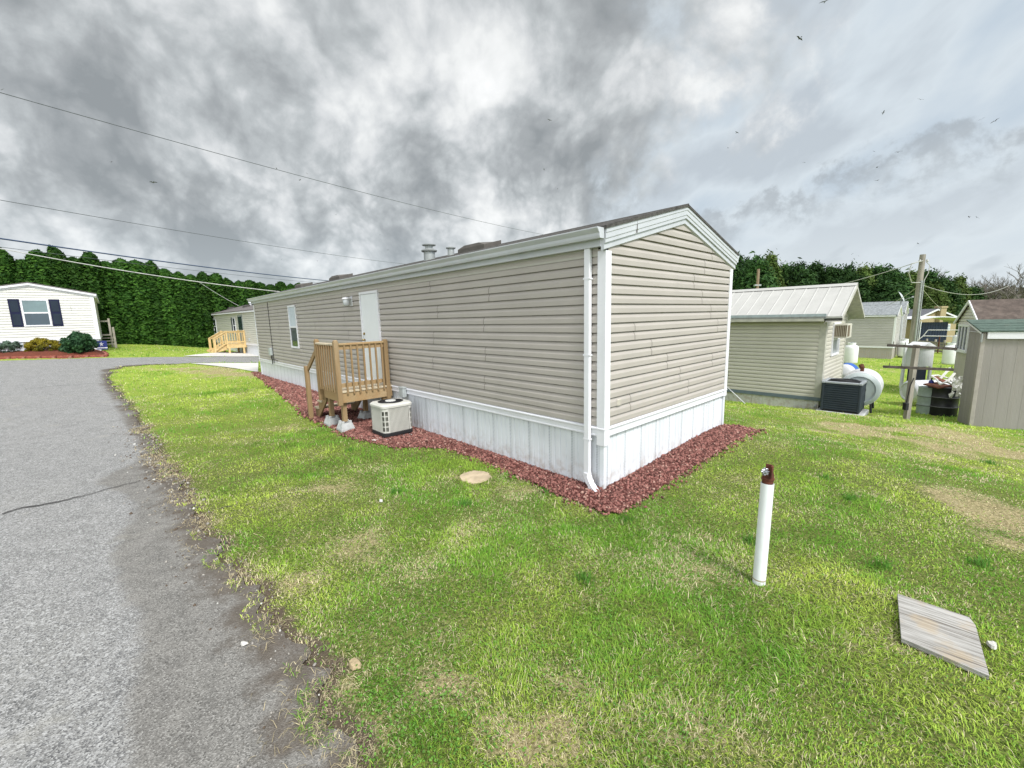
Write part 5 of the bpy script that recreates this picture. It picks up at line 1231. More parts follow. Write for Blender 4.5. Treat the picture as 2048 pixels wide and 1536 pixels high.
# ---- overhead lines
def wire(name, label, a, b, r, m, sag=.3, n=24, cat='wire', ext0=0.0, ext1=0.0):
    a, b = np.array(a), np.array(b); d = b - a; a2 = a - d * ext0; b2 = b + d * ext1; pts = []
    for k in range(n + 1):
        f = k / n; p = a2 + (b2 - a2) * f; g = -ext0 + f * (1 + ext0 + ext1); p = p - np.array([0, 0, sag * 4 * g * (1 - g)]); pts.append(tuple(p))
    mb = MB(); mb.tube(pts, r, 6); return tag(mb.build(name, m, smooth=True), label, cat)
WB = mat('dark_cable', (.10, .11, .12), .6); WG = mat('pale_cable', (.42, .42, .40), .5); WBL = mat('blue_grey_cable', (.055, .085, .16), .5)
wire('overhead_wire', 'topmost thin dark overhead line slanting down across the clouds to the taupe roof', at(0, 185, 13.3), at(1075, 467, 40), .011, WB, .25, ext0=.3, ext1=.25)
wire('overhead_wire', 'second thin overhead line below the topmost one, above the hedge', at(0, 400, 16), at(800, 527, 37), .011, WB, .15, ext0=.3, ext1=.2)
wire('overhead_wire', 'thick bluish overhead cable just above the hedge tops', at(0, 477, 18), at(640, 560, 39.5), .032, WBL, .12, ext0=.3, ext1=.15)
wire('service_cable', 'pale cable running past the hedge to the far end of the taupe roof', at(0, 497, 15), at(565, 584, 18.6), .017, WG, .12, cat='cable', ext0=.3)
wire('overhead_wire', 'faint hair-thin line among the hedge tops between the blue and the pale cable', at(0, 494, 19), at(640, 566, 40), .011, WB, .1, ext0=.3, ext1=.1)
wire('overhead_wire', 'thin line slanting down in front of the hedge to the cream home behind', at(395, 562, 29), at(478, 612, 27), .010, WG, .05)

# ---- birds
def birds():
    mb = MB(); b = [(0, -.20, 0), (.05, -.05, .01), (.04, .12, .01), (0, .24, 0), (-.04, .12, .01), (-.05, -.05, .01), (0, 0, -.05), (0, 0, .04)]
    mb.add(b, [(0,1,7),(1,2,7),(2,3,7),(3,4,7),(4,5,7),(5,0,7),(1,0,6),(2,1,6),(3,2,6),(4,3,6),(5,4,6),(0,5,6)])
    for s in (-1, 1):
        top = [(s*.04, -.08, .012), (s*.30, -.12, .10), (s*.62, .02, .05), (s*.30, .07, .085), (s*.04, .10, .012)]
        mb.add(top + [(p[0], p[1], p[2] - .014) for p in top], [(0,1,3,4),(1,2,3),(9,8,6,5),(8,7,6),(0,5,6,1),(1,6,7,2),(2,7,8,3),(3,8,9,4)])
    mb.add([(-.05, -.20, .0), (.05, -.20, 0), (.08, -.36, .005), (-.08, -.36, .005)], [(0,1,2,3)])
    first = mb.build('bird', mat('dark_plumage', (.07, .07, .075), .8))
    L = [(307,365,1.35),(223,324,.8),(553,337,.8),(600,360,.7),(614,347,.7),(672,429,.7),(760,470,.6),(776,500,.6),(563,519,.5),(635,522,.6),(1650,3,1.8),(1599,77,1.5),(1099,240,1.1),(1088,339,.7),(1115,378,.7),(1474,265,1.0),(1456,296,.8),(1608,325,.8),(1767,225,.9),(1841,199,1.1),(1748,303,.7),(1797,304,1.3),(1754,335,1.1),(1754,361,1.0),(1964,238,.8),(1990,242,1.2),(1938,434,.8),(1954,435,.9),(1836,487,.6),(1705,508,.6),(1717,512,.6),(1703,521,.6),(1674,535,.5),(3,180,.8)]
    rs = random.Random(4)
    for k, (x, y, s) in enumerate(L):
        o = first if k == 0 else first.copy()
        if k: C.objects.link(o)
        d = ray(x, y); d = d / np.linalg.norm(d); P = np.array([0, 0, CAM_H]) + d * rs.uniform(70, 80)
        o.location = tuple(P); o.scale = (s * .54,) * 3; o.rotation_euler = (rs.uniform(-.5, .5), rs.uniform(-.6, .6), rs.uniform(0, 6.28))
        lab = 'small dark bird soaring below the grey clouds'
        if k == 10: lab = 'dark bird at the very top of the sky, largest of the flock'
        elif k == 11: lab = 'large dark bird just below the topmost one, at the cloud edge'
        elif k == 0: lab = 'dark bird gliding between the two upper overhead lines, largest there'
        tag(o, lab, 'bird', 'birds in the sky')
birds()

# ================================================================== THE YARD TO THE RIGHT
NO = (8.78, 12.0)
METROOF = mat('cream_metal_roofing', (.42, .415, .395), .5, .05, 2, dirt=((.36, .36, .33), 2.5, .4)); SLATE = mat('slate_blue_trim', (.12, .155, .185), .5, .06)
GRSK = skirt_material('greyed_skirting', (.55, .55, .525), False); CREAM3 = mat('yellowed_cream_vinyl', (.48, .46, .395), .5, .03, 1.5, dirt=((.41, .39, .33), 1, .3))
nh, nr_ = small_home('mobile_home', 'yellowish cream home with ribbed metal roof and slate blue base trim, beside the taupe gable', 'mobile home', NO, TH, 0, 2.75, 9.0, -1.4, -.40, 2.0, 2.74, CREAM3, GRSK, mat('cream_trim', (.45, .44, .385), .5), METROOF, pitch=.1136, over=.30, gover=.40, kind_roof='metal', postw=.13, ribs=.3, base_trim=SLATE)
mb = MB(); mb.box((-.30, -.05, 1.84), (-.27, 9, 1.975)); mb.box((-.27, -.05, 1.84), (-.0, 9, 1.86)); mb.build('eave_board', mat('blue_grey_fascia', (.36, .42, .45), .5), nh)
sash(nh, 'y', .78, 1.75, .73, 1.70, 0, TRIM, mat('light_curtain', (.42, .44, .45), .6, .15, 6), sign=-1, split=.50)
t_ = thing('window_air_conditioner', 'boxy window air conditioner sticking out of the cream gable under the metal roof', 'air conditioner', frame_pos(NO, TH, .83, 0, 0), TH)
mb = MB(); mb.cbox((.0, -.36, 1.26), (.62, -.0, 1.66), .012); mb.build('case', mat('aged_beige_case', (.52, .50, .43), .5, .06), t_)
mb = MB(); [mb.box((-.006, -.34 + k * .04, 1.30), (-.001, -.315 + k * .04, 1.62)) for k in range(8)]; mb.box((.03, -.366, 1.30), (.30, -.359, 1.62)); mb.build('grille', mat('brown_grille', (.16, .12, .08), .6), t_)
mb = MB(); mb.beam((0.03, -.1, -.9), (-.02, -.38, -.35), .02, .02); mb = MB(); mb.tube([frame_pos(NO, TH, -.05, 2.5, -.35), frame_pos(NO, TH, -.75, 1.7, float(terr(*frame_pos(NO, TH, -.75, 1.7)[:2])) + .02)], .012, 6)
tag(mb.build('conduit_pole', TRIM), 'thin white rod leaning against the base of the yellowish cream home', 'rod')

def dish(name, loc, az, label, post):
    t = thing(name, label, 'satellite dish', loc, az); mb = MB(); pr = [(.0, 0), (.10, .006), (.20, .025), (.30, .06), (.305, .06), (.20, .018), (.1, -.004), (0, -.01)]
    mb.lathe(pr, 24, (0, 0, 0), axis='y', sy=1); o = mb.build('reflector', mat('dish_grey', (.42, .45, .46), .5, .05), t, smooth=True); o.location = (0, -.05, post); o.rotation_euler.x = -.45
    mb = MB(); mb.tube([(0, 0, -.15), (0, 0, post)], .02, 8); mb.tube([(0, -.05, post - .2), (0, -.38, post - .05)], .012, 6); mb.cbox((-.03, -.44, post - .07), (.03, -.36, post + .0), .006); mb.build('mast', GREYMETAL, t)
dish('satellite_dish', frame_pos(NO, TH, 1.0, 3.55, 2.62), TH - .2, 'grey satellite dish peeking past the taupe gable on the metal roof', .28)

DARKC = mat('slate_condenser', (.022, .032, .045), .5, .1, 4, spec=.4)
def condenser():
    c = gp(1718, 830); t = thing('condenser', 'dark slate condenser unit with louvred sides at the corner of the yellowish cream home', 'condenser', c, TH + .02)
    w, d, h = .86, .80, .84          # from the near corner: along +y and +x
    mb = MB(); mb.cbox((.02, .02, -.05), (d - .02, w - .02, .06), .03); mb.build('base_pan', BLACK, t)
    mb = MB(); mb.cbox((.03, .03, .05), (d - .03, w - .03, h - .05), .03); mb.build('coil', BLACK, t)
    mb = MB()
    for k in range(12):
        z = .07 + k * .06; pr = [(.0, z), (-.0, z + .036), (.022, z + .05), (.022, z + .06)]
        mb.extrude(pr, lambda p: (p[0], p[0] + .02, p[1]), lambda p: (p[0], w - .02, p[1])); mb.extrude(pr, lambda p: (.02, p[0], p[1]), lambda p: (d - .02, p[0], p[1])); mb.extrude(pr, lambda p: (d - p[0], .02, p[1]), lambda p: (d - p[0], w - .02, p[1])); mb.extrude(pr, lambda p: (.02, w - p[0], p[1]), lambda p: (d - .02, w - p[0], p[1]))
    for x, y in ((0, 0), (d - .05, 0), (0, w - .05), (d - .05, w - .05)): mb.cbox((x - .006, y - .006, .04), (x + .056, y + .056, h - .04), .014)
    mb.build('cabinet', DARKC, t)
    LID = mat('grey_rim', (.30, .32, .34), .4, .05); mb = MB(); mb.cbox((-.02, -.02, h - .05), (d + .02, .07, h), .012); mb.cbox((-.02, w - .07, h - .05), (d + .02, w + .02, h), .012); mb.cbox((-.02, .07, h - .05), (.07, w - .07, h), .012); mb.cbox((d - .07, .07, h - .05), (d + .02, w - .07, h), .012); mb.build('lid', LID, t)
    mb = MB(); mb.lathe([(.34, h - .012), (.34, h + .004), (.30, h + .006), (.29, h - .05), (0, h - .06)], 28, (d / 2, w / 2, 0)); [mb.lathe([(.06 + k * .03, h + .012), (.066 + k * .03, h + .017), (.072 + k * .03, h + .012)], 24, (d / 2, w / 2, 0)) for k in range(9)]; mb.build('fan_grille', BLACK, t)
    mb = MB(); mb.cbox((-.12, -.1, -.12), (d + .14, w + .1, -.02), .02); o = mb.build('equipment_pad', FOOT, None, c, TH + .02); tag(o, 'grey slab under the dark slate condenser unit', 'slab'); o.location.z += .03
    p = frame_pos(NO, TH, -.09, .28, 0); mb = MB(); mb.cbox((-.11, -.07, -.30), (-.0, .10, .20), .01); mb.tube([(-.06, .0, -.3), (-.1, -.02, -.55), (-.12, -.2, -.62)], .02, 6); tag(mb.build('disconnect_box', PLAST_GREY, None, frame_pos(NO, TH, .12, -.03, -.05), TH - math.pi / 2 + .0), 'grey disconnect box on the cream corner above the dark slate condenser', 'electrical box')
condenser()
OILW = mat('chalky_tank_paint', (.58, .59, .61), .5, .06, 3, dirt=((.45, .44, .40), 3, .4)); OILG = mat('grey_tank_end', (.40, .45, .45), .5, .06, 3, dirt=((.28, .26, .22), 4, .5))
RUSTY = mat('rusted_fitting', (.12, .045, .025), .9, .3, 20)
def oil_tank(loc, rz, r, L, label, end, emblem=True, leg=.25, fill=True):
    t = thing('oil_tank', label, 'oil tank', loc, rz); zc = leg + r
    mb = MB(); mb.lathe([(r, 0), (r, L)], 36, (0, 0, zc), axis='x'); mb.lathe([(r + .006, .33 * L), (r + .006, .335 * L)], 36, (0, 0, zc), axis='x'); mb.lathe([(r * .999, L), (r * .9, L + .07), (r * .5, L + .12), (0, L + .13)], 36, (0, 0, zc), axis='x'); mb.build('shell', OILW, t, smooth=True)
    mb = MB(); mb.lathe([(0, -.06), (r * .35, -.065), (r * .42, -.05), (r * .70, -.05), (r * .78, -.085), (r * .9, -.06), (r * .985, .0)], 36, (0, 0, zc), axis='x'); mb.build('end_cap', end, t, smooth=True)
    if emblem: mb = MB(); mb.lathe([(0, -.088), (r * .30, -.085), (r * .33, -.064)], 24, (0, 0, zc), axis='x'); mb.build('emblem_plate', BLACK, t)
    for x in (.15 * L, .85 * L):
        for s in (-1, 1): mb = MB(); mb.tube([(x, s * r * .62, -.08), (x, s * r * .55, zc - r * .75)], .028, 8); mb.build('leg', BLACK, t)
    if fill: mb = MB(); mb.tube([(.3 * L, 0, zc + r - .03), (.3 * L, 0, zc + r + .12)], .045, 10); mb.tube([(.3 * L, 0, zc + r + .09), (.3 * L + .05, .04, zc + r + .17)], .06, 10); mb.build('fill_pipe', RUSTY, t)
    return t
oil_tank(np.array([9.66, 11.72, -.72]), TH + .07, .47, 1.15, 'white horizontal oil tank with grey end behind the dark slate condenser', OILG, leg=.12)
oil_tank(np.append(at(1822, 770, 13.6)[:2], float(terr(*at(1822, 770, 13.6)[:2]))), TH - .75, .36, 1.5, 'white round-ended tank lying behind the leaning clothesline post', OILW, False, .12, False)
def blue_tank():
    p = at(1688, 748, 14.2); t = thing('pressure_tank', 'small white tank with a blue wrap behind the corner of the yellowish cream home', 'tank', (p[0], p[1], float(terr(p[0], p[1]))), TH)
    z = p[2] - t.location.z; mb = MB(); mb.lathe([(0, -.12), (.2, -.09), (.30, 0), (.32, .1), (.32, .5)], 24, (0, 0, z), axis='x'); mb.build('shell', OILW, t, smooth=True)
    mb = MB(); mb.lathe([(.325, .12), (.325, .62), (.2, .72), (0, .73)], 24, (0, 0, z), axis='x'); mb.build('wrap', mat('blue_wrap', (.02, .10, .42), .5, .1), t, smooth=True)
    mb = MB(); [mb.cbox((x - .04, -.2, -.05), (x + .04, .2, z - .2), .01) for x in (.1, .5)]; mb.build('cradle', FOOT, t)
blue_tank()
PROP = mat('white_propane_paint', (.70, .71, .72), .4, .03, 3, dirt=((.6, .6, .56), 4, .3))
def propane():
    first = None
    for x, y, Y, lab in ((1700, 727, 27, 'white upright gas cylinder between the cream home and the grey sided home'), (1806, 713, 32, 'white upright gas cylinder behind the utility pole beside the grey sided home'), (1899, 729, 26, 'white upright gas cylinder nearest the triple window of the brown roofed home'), (1916, 702, 31, 'farther white gas cylinder half hidden behind the brown roofed home')):
        p = at(x, y, Y); r = .37; h = .98
        if first is None:
            t = first = thing('gas_cylinder', lab, 'gas cylinder', p, 0, 'white gas cylinders'); mb = MB(); mb.lathe([(r * .85, .02), (r * .97, .06), (r, .12), (r, h), (r * .93, h + .10), (r * .72, h + .17), (.12, h + .21), (0, h + .21)], 28); mb.build('body', PROP, t, smooth=True)
            mb = MB(); mb.lathe([(r * .80, -.15), (r * .80, .05)], 24); mb.build('foot_ring', BLACK, t)
            mb = MB(); mb.lathe([(.21, h + .17), (.22, h + .34), (.20, h + .34), (.19, h + .17)], 20); mb.build('collar', PROP, t, smooth=True); mb = MB(); mb.lathe([(.04, h + .2), (.04, h + .32), (.07, h + .33), (.07, h + .37), (0, h + .38)], 12); mb.build('valve', GREYMETAL, t)
        else: t = dup(first, p, .4, lab)
propane()
WW = mat('worn_white_board', (.64, .65, .67), .6, .05, 3, dirt=((.5, .5, .47), 4, .4))
def box_shed():
    p = at(1836, 733, 17); g = float(terr(p[0], p[1])); t = thing('meter_cabinet', 'white cabinet with a little peaked roof on posts behind the clothesline post', 'cabinet', (p[0], p[1], 0), .12)
    z0, z1 = -.28, .48; mb = MB(); mb.cbox((0, 0, z0), (.66, .5, z1), .01); [mb.box((.03 + .105 * k, -.006, z0 + .02), (.03 + .105 * k + .098, 0.0, z1 - .02)) for k in range(6)]; mb.build('body', WW, t)
    mb = MB(); mb.prism([(-.08, -.08, z1), (.74, -.08, z1), (.33, -.08, z1 + .22)], (0, .66, 0)); mb.build('roof', WW, t)
    for x, y in ((-.14, .02), (.62, .04), (-.14, .45), (.62, .45)): mb = MB(); mb.cbox((x - .05, y - .04, g - .05), (x + .05, y + .04, z0 + .02 if x > 0 else z1), .006); mb.build('post', WW, t)
    mb = MB(); mb.cbox((.05, .1, g - .02), (.55, .44, z0 - .02), .02); mb.build('lower_box', mat('navy_box', (.02, .025, .06), .5), t)  # dark navy box filling the space below the cabinet
box_shed()
GREYW = mat('silvered_post_wood', (.33, .30, .26), .9, .2, 7, .5, 30, stretch=(1, 1, .15), dirt=((.46, .43, .37), 4, .5)); DARKW = mat('dark_weathered_bar', (.10, .085, .075), .9, .25, 8, .5, 30)
def clothesline():
    b = at(1812, 839, 10.8); tp = at(1833, 691, 10.82); t = thing('clothesline_post', 'grey wooden clothesline post leaning slightly, with two dark crossbars', 'post', b)
    mb = MB(); mb.beam((0, 0, -.3), tuple(tp - b + [0, 0, .02]), .105, .095); mb.build('post', GREYW, t)
    for (l, r, yo_) in (((1769, 690, 10.85), (1906, 697.5, 10.25), -.085), ((1761, 732.5, 10.85), (1899, 738.5, 10.25), -.085)):
        a, c = at(*l), at(*r); mb = MB(); mb.beam(tuple(a - b + [0, yo_, 0]), tuple(c - b + [0, yo_, 0]), .07, .062); [mb.tube([tuple(a - b + (c - a) * f + [0, yo_ - .05, .03]), tuple(a - b + (c - a) * f + [0, yo_ - .05, .10])], .008, 5) for f in (.06, .24, .8, .95)]; mb.build('crossbar', DARKW, t)
    mb = MB(); mb.cbox((-.17, -.14, .28), (-.09, -.03, .46), .01); mb.tube([(-.10, -.06, .46), (-.06, -.07, .9), (.0, -.08, 1.1)], .012, 6); mb.build('outlet_box', BLACK, t)
clothesline()
def barrel(name, loc, r, h, m, label, mband):
    t = thing(name, label, 'barrel', loc); mb = MB(); pr = [(r - .012, 0), (r, .012)]
    for f in (.33, .66): pr += [(r, h * f - .03), (r + .012, h * f), (r, h * f + .03)]
    pr += [(r, h - .012), (r + .008, h), (r - .02, h), (r - .03, h - .04), (0, h - .045)]
    mb.lathe(pr, 32); mb.build('drum', m, t, smooth=True)
    mb = MB(); [mb.lathe([(r + .0125, h * f - .009), (r + .0155, h * f), (r + .0125, h * f + .009)], 32) for f in (.33, .66)]; mb.build('hoop', mband, t)
B1 = at(1884, 810, 12.15); B2 = at(1852, 805, 12.35); B1[2] = float(terr(B1[0], B1[1])) - .01; B2[2] = float(terr(B2[0], B2[1])) - .01
BLK = mat('black_drum', (.008, .008, .012), .45, .2, 5, spec=.5)
barrel('barrel', B1, .335, .84, BLK, 'black steel drum beside the taupe shed, broken chair lying on top', mat('worn_hoop', (.16, .16, .17), .5)); barrel('barrel', B2, .20, .80, mat('pale_green_drum', (.30, .36, .32), .6, .1, 5, dirt=((.16, .15, .11), 4, .4)), 'narrow grey green drum squeezed behind the black drum', mat('dark_hoop', (.10, .11, .10), .5))
def junk():
    ch = thing('broken_chair', 'broken white plastic chair with brown seat tipped over on top of the black drum', 'chair', B1 + [-.14, 0, .84], .3)
    PL = mat('white_plastic', (.74, .73, .69), .45, .05, 4, dirt=((.5, .47, .4), 5, .4)); BR = mat('brown_cushion', (.16, .055, .03), .8, .25, 8)
    mb = MB(); mb.add([(-.42, -.2, .0), (.15, -.22, .02), (.22, .2, .06), (-.36, .2, .05), (-.42, -.2, .035), (.15, -.22, .055), (.22, .2, .095), (-.36, .2, .085)], [(0,3,2,1),(4,5,6,7),(0,1,5,4),(1,2,6,5),(2,3,7,6),(3,0,4,7)]); mb.build('seat', BR, ch)
    mb = MB(); mb.add([(-.05, -.10, .12), (.20, -.12, .10), (.10, .14, .26), (-.10, .14, .27), (-.05, -.10, .145), (.20, -.12, .125), (.10, .14, .285), (-.10, .14, .295)], [(0,3,2,1),(4,5,6,7),(0,1,5,4),(1,2,6,5),(2,3,7,6),(3,0,4,7)]); mb.build('back_cushion', BR, ch)
    mb = MB(); mb.tube([(-.42, -.22, .13), (-.2, -.24, .19), (.02, -.25, .10), (.22, -.22, .10), (.34, 0, .22), (.16, .16, .30), (-.08, .18, .30), (-.16, -.0, .22), (-.42, -.22, .13)], .024, 8); mb.build('arm_frame', PL, ch)
    for a, b in (((.08, .05, .22), (.40, .02, .52)), ((.16, -.08, .15), (.40, -.10, .38)), ((.30, -.05, .15), (.62, .05, .22))): mb = MB(); mb.beam(a, b, .05, .035); mb.build('leg', PL, ch)
    mb = MB(); mb.tube([tuple(B1 + [.0, -.10, .86]), tuple(B1 + [.46, -.02, 1.12])], .014, 8); tag(mb.build('stick', GREYW), 'grey stick leaning from the black drum to the taupe shed', 'stick')
    p = B2 + [.08, -.05, .80]; t = thing('bottle', 'blue plastic jug standing by the rim of the grey green drum', 'bottle', p + [-.03, .02, 0]); mb = MB(); mb.lathe([(.055, 0), (.06, .01), (.06, .15), (.045, .19), (.018, .21), (.018, .24), (0, .24)], 16); mb.build('body', mat('blue_plastic', (.02, .03, .20), .4), t, smooth=True); mb = MB(); mb.lathe([(.022, .235), (.022, .27), (0, .27)], 12); mb.build('cap', BLACK, t)
    p = at(1922, 775, 11.7); t = thing('plastic_sheet', 'crumpled white plastic sheeting wedged between black drum and shed', 'sheet', p); rs = random.Random(3); n = 9; mb = MB(); vs = [(-.17 + .05 * i + rs.uniform(-.03, .03), rs.uniform(-.05, .05) + .1, -.28 + .07 * j + rs.uniform(-.03, .03)) for j in range(n) for i in range(7)]; mb.add(vs, [(j * 7 + i, j * 7 + i + 1, (j + 1) * 7 + i + 1, (j + 1) * 7 + i) for j in range(n - 1) for i in range(6)]); o = mb.build('sheet', PL, t); so = o.modifiers.new('th', 'SOLIDIFY'); so.thickness = .012
junk()

# ---- taupe shed and the brown-roofed home behind it
S0 = at(1939, 850, 10.5); SA = math.radians(58)
T111 = mat('taupe_panel_siding', (.30, .28, .262), .85, .08, 2, .25, 60, stretch=(1, 1, .12), dirt=((.245, .225, .205), 1.1, .5), streak=((.24, .215, .19), 5, .45))
def shed():
    t = thing('shed', 'taupe panelled lean-to shed with green roof and white fascia, right of the drums', 'shed', (S0[0], S0[1], 0), SA); zb = -1.15; Ls = 3.0; D = .88
    mb = MB()
    def panelwall(O, T, N, a0, a1, ztop):
        O, T, N = map(lambda q: np.array(q, float), (O, T, N)); a = a0
        while a < a1 - .01:
            b = min(a + .203, a1); pr = [(a, -.002), (a + .006, -.002), (a + .009, 0), (b, 0)]
            for (p, o), (q, r) in zip(pr[:-1], pr[1:]): mb.add([O + T * p + N * o + [0, 0, zb], O + T * q + N * r + [0, 0, zb], O + T * q + N * r + [0, 0, ztop(q)], O + T * p + N * o + [0, 0, ztop(p)]], [(0, 1, 2, 3)])
            a = b
    panelwall((0, 0, 0), (0, -1, 0), (-1, 0, 0), 0, Ls, lambda a: 1.44); panelwall((0, 0, 0), (1, 0, 0), (0, 1, 0), 0, D, lambda a: 1.44 + a * .24)
    panelwall((0, -Ls, 0), (1, 0, 0), (0, -1, 0), 0, D, lambda a: 1.44 + a * .24); panelwall((D, 0, 0), (0, -1, 0), (1, 0, 0), 0, Ls, lambda a: 1.65); mb.build('wall', T111, t, fix=False)
    mb = MB(); mb.cbox((-.014, -.06, zb), (.02, .014, 1.42), .004); mb.cbox((.02, .0, zb), (.09, .013, 1.42), .004); mb.build('corner_board', mat('taupe_board', (.36, .33, .30), .8, .08), t)
    mb = MB(); mb.cbox((-.06, -Ls - .1, 1.285), (-.018, -.075, 1.455), .006); mb.build('fascia', TRIM, t)
    mb = MB(); mb.prism([(-.08, .06, 1.452), (D + .1, .06, 1.452 + (D + .18) * .24), (D + .1, .06, 1.475 + (D + .18) * .24), (-.08, .06, 1.475)], (0, -Ls - .16, 0)); [mb.prism([(-.08 + k * .22, .058, 1.476 + k * .22 * .24), (.12 + k * .22, .058, 1.476 + (k * .22 + .20) * .24), (-.08 + k * .22, .058, 1.484 + k * .22 * .24)], (0, -Ls - .15, 0)) for k in range(4)]; mb.build('roof', mat('green_roofing', (.085, .125, .103), .9, .15, 8, .4, 40, dirt=((.13, .15, .12), 3, .5)), t)
    mb = MB(); mb.box((0, .0135, 1.30 + .13), (D, .03, 1.30 + .14)); mb.prism([(0, .014, 1.40), (D, .014, 1.40 + D * .24), (D, .014, 1.45 + D * .24), (0, .014, 1.45)], (0, .02, 0)); mb.build('rake_trim', TRIM, t)
    mb = MB(); mb.tube([(-.05, .02, 1.20), (-.05, .02, 1.40)], .02, 8); mb.build('bracket', GREYMETAL, t)
shed()
HO = at(1958, 760, 14.0)
def brown_house():
    t = thing('mobile_home', 'home with brown shingled roof, white gable and narrow triple window behind the taupe shed', 'mobile home', (HO[0], HO[1], 0), SA); x0, x1, ze, za, L = .55, 2.55, 1.58, 2.24, 8.0; xm = 1.5
    mb = MB(); gx = lambda z: (x0, x1) if z <= ze else (x0 + (z - ze) / (za - ze) * (xm - x0), x1 - (z - ze) / (za - ze) * (x1 - xm))
    siding(mb, (0, 0, 0), (1, 0, 0), (0, 1, 0), 1.42, za, gx, .1136, mi=0); mb.build('gable_wall', [mat('offwhite_lap', (.60, .57, .54), .6, .05), DARKLINE], t, fix=False)
    mb = MB(); mb.box((x0, -L, -1.3), (x1, -.012, 1.42)); mb.box((x0, -L, 1.42), (x1, -L + .01, ze)); mb.prism([(x0 + .01, -.02, 1.42), (x1 - .01, -.02, 1.42), (x1 - .01, -.02, ze), (xm, -.02, za - .02), (x0 + .01, -.02, ze)], (0, -L + .04, 0)); mb.build('wall', mat('pale_taupe_stucco', (.50, .46, .42), .8, .06, 2, .2, 40, streak=((.40, .37, .33), 4, .4)), t)
    mb = MB(); gable_roof(mb, x0 - .25, x1 + .18, -L - .1, .10, ze - .08, za + .05, .05, xm=xm); roof = mb.build('roof', mat('stained_brown_shingle', (.11, .085, .072), .9, .2, 5, .5, 40, dirt=((.20, .165, .14), 1.3, .7)), t)
    mb = MB(); mb.beam((x0 - .25, .105, ze - .13), (xm, .105, za + .0), .03, .09); mb.beam((x1 + .18, .105, ze - .13), (xm, .105, za + .0), .03, .09); mb.build('rake_trim', TRIM, t)
    mb = MB(); mb.box((x0 - .27, -L, ze - .19), (x0 - .245, .05, ze - .10)); mb.build('eave_board', mat('dark_eave', (.05, .04, .045), .7), t)
    mb = MB(); a0, a1, z0, z1 = 1.42, 2.42, .50, 1.40
    for a in (a0, a0 + .32, a0 + .64, a1 - .05): mb.box((a, 0, z0), (a + .05, .05, z1))
    mb.box((a0 - .02, 0, z1 - .05), (a1 + .02, .055, z1 + .03)); mb.box((a0 - .04, 0, z0 - .08), (a1 + .04, .07, z0 + .03)); w = mb.build('window', TRIM, t)
    for a in (a0 + .05, a0 + .37, a0 + .69): mb = MB(); mb.box((a, .005, z0 + .03), (a + .27, .02, z1 - .05)); mb.build('pane', GLASSD, w)
brown_house()

# ---- grey sided homes further back
GREYV = mat('grey_vinyl', (.40, .385, .365), .5, .04, 1.5); GSK = skirt_material('grey_board_skirting', (.34, .32, .30), False); GSH = mat('blue_grey_shingle', (.26, .28, .29), .9, .2, 9, .4, 40, dirt=((.34, .36, .37), 3, .5))
small_home('mobile_home', 'grey sided home with blue grey shingles, right behind the metal roofed cream home', 'mobile home', (27.69, 31.0), TH, 0, 2.8, 9, -2.2, -.70, 1.62, 2.27, GREYV, GSK, TRIM, GSH, over=.15, pitch=.12)
small_home('mobile_home', 'farther grey home whose narrow gable shows behind the other grey one', 'mobile home', (31.2, 34.3), TH, 0, 2.6, 9, -2.2, -.75, 1.75, 2.55, mat('darker_grey_vinyl', (.33, .32, .315), .5), GSK, TRIM, GSH, over=.15, pitch=.12)
dish('satellite_dish', at(1801, 612, 33.5), TH + .1, 'pale satellite dish on the roof of the farther grey home by the utility pole', .45)
bpy.data.objects['satellite_dish.001'].scale = (1.6, 1.6, 1.6)
TAN = mat('tan_brick', (.33, .265, .155), .85, .1, 12, .3, 30)
def tan_house():
    p = at(1860, 676, 50); t = thing('house', 'tan gabled house with a chimney and dark grey roof beyond the carport', 'house', (p[0], p[1], 0), .30)
    g = -2.6; ze, za, x0, x1 = .70, 1.75, -2.9, 4.4; xm = 0.2
    mb = MB(); mb.prism([(x0, 0, g), (x1, 0, g), (x1, 0, ze - .1), (xm, 0, za - .05), (x0, 0, ze + .1)], (0, 9, 0)); mb.build('wall', TAN, t)
    mb = MB(); mb.prism([(x0 - .4, -.3, ze + .02), (xm, -.3, za), (xm, -.3, za + .12), (x0 - .4, -.3, ze + .14)], (0, 9.6, 0)); mb.prism([(x1 + .4, -.3, ze - .18), (xm, -.3, za), (xm, -.3, za + .12), (x1 + .4, -.3, ze - .06)], (0, 9.6, 0)); mb.build('roof', mat('dark_grey_roof', (.12, .125, .14), .9, .15, 6), t)
    mb = MB(); mb.beam((x0 - .4, -.33, ze + .06), (xm, -.33, za + .04), .05, .16); mb.beam((x1 + .4, -.33, ze - .14), (xm, -.33, za + .04), .05, .16); mb.build('rake_trim', WW, t)
    mb = MB(); mb.cbox((.5, -.45, g), (1.5, .15, 2.05), .03); mb.cbox((.42, -.52, 1.95), (1.58, .22, 2.15), .03); mb.build('chimney', TAN, t)
    mb = MB(); mb.cbox((2.6, 4, 1.5), (2.9, 4.3, 2.0), .03); mb.build('roof_vent', WW, t)
    mb = MB(); mb.box((2.1, -.04, -.75), (3.3, .0, .05)); w = mb.build('window', WW, t); mb = MB(); mb.box((2.2, -.06, -.65), (3.2, -.041, -.38)); mb.box((2.2, -.06, -.30), (3.2, -.041, -.03)); mb.build('pane', mat('pale_pane', (.35, .40, .46), .2), w)
tan_house()
